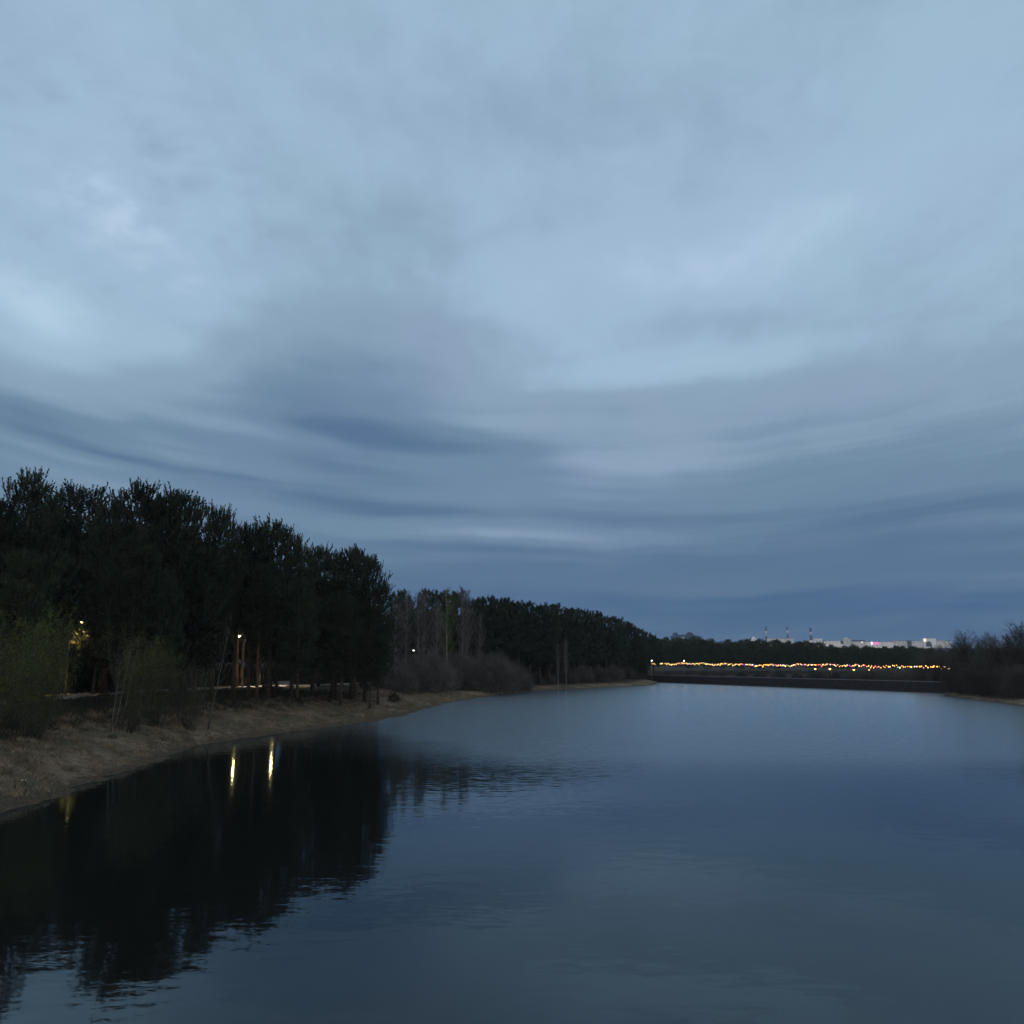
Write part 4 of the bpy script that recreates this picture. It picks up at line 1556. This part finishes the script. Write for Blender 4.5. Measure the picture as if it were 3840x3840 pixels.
for i, (u, v, s, lab) in enumerate(((80, 2996, .17, 'small white scrap of litter at the water edge, near left corner of the bank'), (86, 2958, .09, 'tiny pale scrap on the grass above the white litter'))):
    x, y, z = onz(u, v, .3)
    for _ in range(6):
        x, y, z = onz(u, v, max(.02, gz(x, y)))
    d = MB()
    vs, fs = [], []
    for a in range(5):
        for c in range(4):
            vs.append(((a - 2) * s * .5, (c - 1.5) * s * .4, s * .35 * random.random() + (.5 * s if a in (1, 3) else .1 * s)))
    for a in range(4):
        for c in range(3):
            fs.append((a * 4 + c, (a + 1) * 4 + c, (a + 1) * 4 + c + 1, a * 4 + c + 1))
    d.add(vs, fs)
    o = link('litter_scrap', d.mesh('litter_scrap', M['litter']))
    sd = o.modifiers.new('thickness', 'SOLIDIFY')
    sd.thickness = .01
    o.location = (x, y, gz(x, y) + .03)
    o.rotation_euler = (0, 0, .4)
    tag(o, lab, 'litter')

# ------------------------------------------------------------------ the town on the skyline
TY = 2500.0


def town_pt(u, v, Y=TY):
    return at(u, v, Y)


def windows(parent, x0, x1, z0, z1, y, rows, every, lit=(), mat='window', ww=1.6, wh=1.5):
    n = max(1, int((x1 - x0) / every))
    for r_ in range(rows):
        for k in range(n):
            d = MB()
            xx = x0 + (k + .5) * (x1 - x0) / n
            zz2 = z0 + (r_ + .5) * (z1 - z0) / rows
            d.box(xx, y, zz2, ww, .25, wh)
            link('window', d.mesh('window', M['lit_window'] if (r_, k) in lit else M[mat]), parent)


def block(u0, u1, vt, label, wall='wall_pale', Y=TY, depth=14.0, roof='roof_dark', rows=3, every=6.0, lit=(), cat='building', vb=2440, parapet=True, name='town_building', win=True):
    xa, _, zt = town_pt(u0, vt, Y)
    xb, _, _ = town_pt(u1, vt, Y)
    cx = (xa + xb) / 2
    g_ = gz(cx, Y) - 3
    t = thing(name, label, cat, (cx, Y, g_), 0, 'pale town buildings on the skyline')
    wd_ = xb - xa
    H = zt - g_
    d = MB()
    d.box(0, depth / 2, H / 2, wd_, depth, H)
    link('wall', d.mesh('wall', M[wall]), t)
    d = MB()
    d.box(0, depth / 2, H + .25, wd_ + .8, depth + .8, .5)
    link('roof', d.mesh('roof', M[roof]), t)
    if win and rows:
        windows(t, -wd_ / 2 + 1.5, wd_ / 2 - 1.5, H - 3.2 * rows, H - .6, -.08, rows, every, lit)
    return t, wd_, H, depth


# peaked white hall on the left
t, wd_, H, dp = block(2822, 2872, 2404, 'pale low building with a peaked white roof, left end of the town', 'wall_white', rows=1, every=9)
d = MB()
xl, xr = -wd_ / 2 - 4, -wd_ / 2 + 17
d.add([(xl, 0, H - 2), (xr, 0, H - 2), (xr, dp, H - 2), (xl, dp, H - 2), ((xl + xr) / 2 - 2, 0, H + 13), ((xl + xr) / 2 - 2, dp, H + 13)],
      [(3, 2, 1, 0), (0, 1, 4), (2, 3, 5), (1, 2, 5, 4), (3, 0, 4, 5)])
link('peaked_roof', d.mesh('peaked_roof', M['wall_white']), t)
d = MB()
d.lathe([(.3, 0), (1.6, .8), (1.9, 1.8), (1.0, 2.8)], 10, (wd_ / 2 - 4, -2.5, H - 6))
link('flood_light', d.mesh('flood_light', M['lit_bright'], True), t)
block(2878, 2975, 2394, 'long grey building behind treetops below the first two chimneys', 'wall_grey', Y=2620, rows=2, every=7)
t, wd_, H, dp = block(3012, 3086, 2401, 'pale block left half of the long white row, lit window at its left end', 'wall_pale', rows=2, every=9, lit=((0, 0),))
d = MB()
d.box(wd_ * .28, dp / 2, H + 2.4, wd_ * .42, dp * .6, 3.8)
link('roof_storey', d.mesh('roof_storey', M['wall_pale']), t)
d = MB()
d.box(-wd_ / 2 + 2.5, -.35, H - 3, 6, .6, 7)
link('entrance_panel', d.mesh('entrance_panel', M['roof_dark']), t)
d = MB()
d.box(-wd_ / 2 + 2.5, -.80, H - 3.6, 2.6, .3, 2.6)
link('lit_window', d.mesh('lit_window', M['lit_window']), t)
t, wd_, H, dp = block(3089, 3160, 2403, 'pale block right half of the long white row, with a dark stair bay', 'wall_pale', rows=2, every=9)
for fx, mt in ((-.47, 'roof_dark'), (.46, 'roof_dark')):
    d = MB()
    d.box(wd_ * fx, -.35, H - 4, 6.5, .6, 9)
    link('stair_bay', d.mesh('stair_bay', M[mt]), t)
d = MB()
d.box(-wd_ * .46, -.8, H - 4, 2.6, .3, 3.0)
link('lit_window', d.mesh('lit_window', M['lit_window']), t)
t, wd_, H, dp = block(3163, 3192, 2397, 'taller grey stepped block right of the long white row', 'wall_grey', rows=3, every=6)
d = MB()
d.box(-wd_ * .1, dp / 2, H + 2.3, wd_ * .62, dp * .6, 3.6)
link('roof_storey', d.mesh('roof_storey', M['wall_grey']), t)
t, wd_, H, dp = block(3195, 3242, 2405, 'low building with a long dark blue roof and lit corner window', 'wall_grey', roof='roof_blue', rows=1, every=8)
d = MB()
d.box(0, dp / 2, H + 2.0, wd_ + 2, dp + 2, 3.0)
link('roof_band', d.mesh('roof_band', M['roof_blue']), t)
d = MB()
d.box(wd_ * .30, -.5, H - 2.6, 3.6, .5, 3.4)
link('lit_window', d.mesh('lit_window', M['lit_window']), t)
t, wd_, H, dp = block(3244, 3352, 2407, 'long low pale hall behind the pink billboard', 'wall_pale', rows=1, every=12)
t, wd_, H, dp = block(3350, 3408, 2403, 'grey-white hall left of the dark narrow tower', 'wall_grey', rows=2, every=9)
t, wd_, H, dp = block(3408, 3418, 2402, 'narrow dark tower between the grey halls', 'roof_dark', rows=3, every=4, Y=2490)
t, wd_, H, dp = block(3418, 3460, 2403, 'grey-white hall right of the dark narrow tower', 'wall_grey', rows=2, every=9)
t, wd_, H, dp = block(3462, 3510, 2394, 'tall bright-cornered pale building with a dark round arch', 'wall_white', rows=0, win=False)
d = MB()
d.box(-wd_ / 2 + 3.6, -.4, H - 4.4, 7.2, .6, 8.2)
link('lit_corner', d.mesh('lit_corner', M['lit_bright']), t)
d = MB()
ap = [(-8.2, 0), (8.2, 0)] + [(8.2 * math.cos(math.pi * k / 12), 6 + 8.2 * math.sin(math.pi * k / 12)) for k in range(13)]
vs = [(p_[0] - 3.5, -.4, p_[1] + H - 22) for p_ in ap] + [(p_[0] - 3.5, .3, p_[1] + H - 22) for p_ in ap]
nn = len(ap)
d.add(vs, [tuple(range(nn)), tuple(range(nn, 2 * nn))[::-1]] + [(k, k + nn, (k + 1) % nn + nn, (k + 1) % nn) for k in range(nn)])
link('arch', d.mesh('arch', M['roof_dark']), t)
t, wd_, H, dp = block(3512, 3545, 2401, 'grey stepped building at the right end of the town', 'wall_grey', rows=2, every=6)
t, wd_, H, dp = block(3546, 3568, 2405, 'lowest pale building, last of the town before the bare trees', 'wall_white', rows=1, every=6)
# billboard
xa, _, za = town_pt(3266, 2407, 2440)
xb, _, zb = town_pt(3296, 2417, 2440)
g_ = gz((xa + xb) / 2, 2440)
t = thing('billboard', 'bright pink lit billboard with a white left end', 'billboard', ((xa + xb) / 2, 2440, g_))
bw = xb - xa
d = MB()
d.box(bw * .1, 0, za - g_ - 3.9, bw * .8, .8, 7.4)
link('panel', d.mesh('panel', M['sign_pink']), t)
d = MB()
d.box(-bw * .41, 0, za - g_ - 3.8, bw * .2, 1.0, 8.0)
link('end_panel', d.mesh('end_panel', M['sign_white']), t)
for s in (-.3, .3):
    d = MB()
    d.lathe([(.4, 0), (.4, za - g_ - 7.7)], 8, (bw * s, .2, 0))
    link('leg', d.mesh('leg', M['dark_metal'], True), t)
# blue-roofed arena with two domes
xa, _, za = town_pt(2522, 2380, 1500)
xb, _, _ = town_pt(2632, 2380, 1500)
g_ = gz((xa + xb) / 2, 1500)
cx = (xa + xb) / 2
t = thing('domed_hall', 'dark blue-roofed hall with two humped domes above the far trees', 'building', (cx, 1500, g_))
wd_, H = xb - xa, za - g_
d = MB()
d.box(0, 12, (H - 3) / 2, wd_ * .96, 24, H - 3)
link('wall', d.mesh('wall', M['roof_blue']), t)
d = MB()
vs, fs = [], []
for k in range(13):
    s = k / 12
    zt = H - 3 + 3.4 * math.sin(math.pi * (.08 + .84 * s)) * (1.0 if s < .5 else .95) - 2.5 * max(0, s - .6)
    vs += [(-wd_ / 2 + wd_ * s, -1, zt), (-wd_ / 2 + wd_ * s, 25, zt), (-wd_ / 2 + wd_ * s, -1, H - 3.6), (-wd_ / 2 + wd_ * s, 25, H - 3.6)]
for k in range(12):
    a = 4 * k
    fs += [(a, a + 4, a + 5, a + 1), (a + 2, a + 3, a + 7, a + 6), (a, a + 2, a + 6, a + 4), (a + 1, a + 5, a + 7, a + 3)]
fs += [(0, 1, 3, 2), (48, 50, 51, 49)]
d.add(vs, fs)
link('roof', d.mesh('roof', M['roof_blue']), t)
for fx, rr, hz, mt in ((-.36, 5.0, 5.2, 'roof_blue'), (.13, 6.6, 5.4, 'chim_red')):
    d = MB()
    d.lathe([(rr * math.cos(q), hz * math.sin(q)) for q in [math.pi / 2 * k / 7 for k in range(7)]], 18, (wd_ * fx, 11, H - .8))
    link('dome', d.mesh('dome', M[mt], True), t)
d = MB()
d.box(-wd_ * .17, -1.3, H - 5.6, 5, .5, 3.4)
link('front_panel', d.mesh('front_panel', M['sign_white' if False else 'wall_white']), t)

# three striped chimneys
GCH = 'striped chimneys behind the town'
for u, vt, wpx, Y, bands, lab in ((2872, 2349, 5.6, 3300, ((2366, 'chim_red'), (2386, 'chim_white'), (2460, 'chim_red')), 'leftmost striped chimney, dark above and white below'),
                                  (2952, 2351, 6.2, 3900, ((2364, 'chim_red'), (2378, 'chim_white'), (2460, 'chim_red')), 'middle and palest of the three striped chimneys'),
                                  (3039, 2354, 7.2, 3000, ((2370, 'chim_red'), (2383, 'chim_white'), (2460, 'chim_red')), 'rightmost and broadest of the three striped chimneys')):
    x, y, z = at(u, vt, Y)
    g_ = gz(x, y) - 2
    t = thing('factory_chimney', lab, 'chimney', (x, y, g_), 0, GCH)
    rr = wpx / FPX * Y / 2
    zt = z - g_
    for vb, mt in bands:
        zb2 = max(0, at(u, vb, Y)[2] - g_)
        d = MB()
        q = lambda zz3: rr * (1 + .45 * (1 - zz3 / (z - g_)))
        d.lathe([(q(zb2), zb2 + .0), (q(zt), zt)], 20)
        link('band', d.mesh('band', M[mt], True), t)
        zt = zb2
        if zt <= 0:
            break

# ------------------------------------------------------------------ camera and view
cam = bpy.data.cameras.new('camera')
cam.sensor_width = 36.0
cam.sensor_fit = 'HORIZONTAL'
cam.lens = 36.0 * FPX / W
cam.clip_end = 12000
cam.clip_start = .1
co_ = bpy.data.objects.new('camera', cam)
COL.objects.link(co_)
co_.location = (0, 0, CZ)
co_.rotation_euler = (math.pi / 2 + PITCH, 0, 0)
scene.camera = co_
scene.view_settings.view_transform = 'Standard'
scene.view_settings.look = 'None'
scene.view_settings.exposure = 0
scene.view_settings.gamma = 1
scene.render.engine = 'CYCLES'
c = scene.cycles
c.use_denoising = True
c.max_bounces = 6
c.diffuse_bounces = 2
c.glossy_bounces = 3
c.transmission_bounces = 2
c.sample_clamp_indirect = 6
c.use_light_tree = True
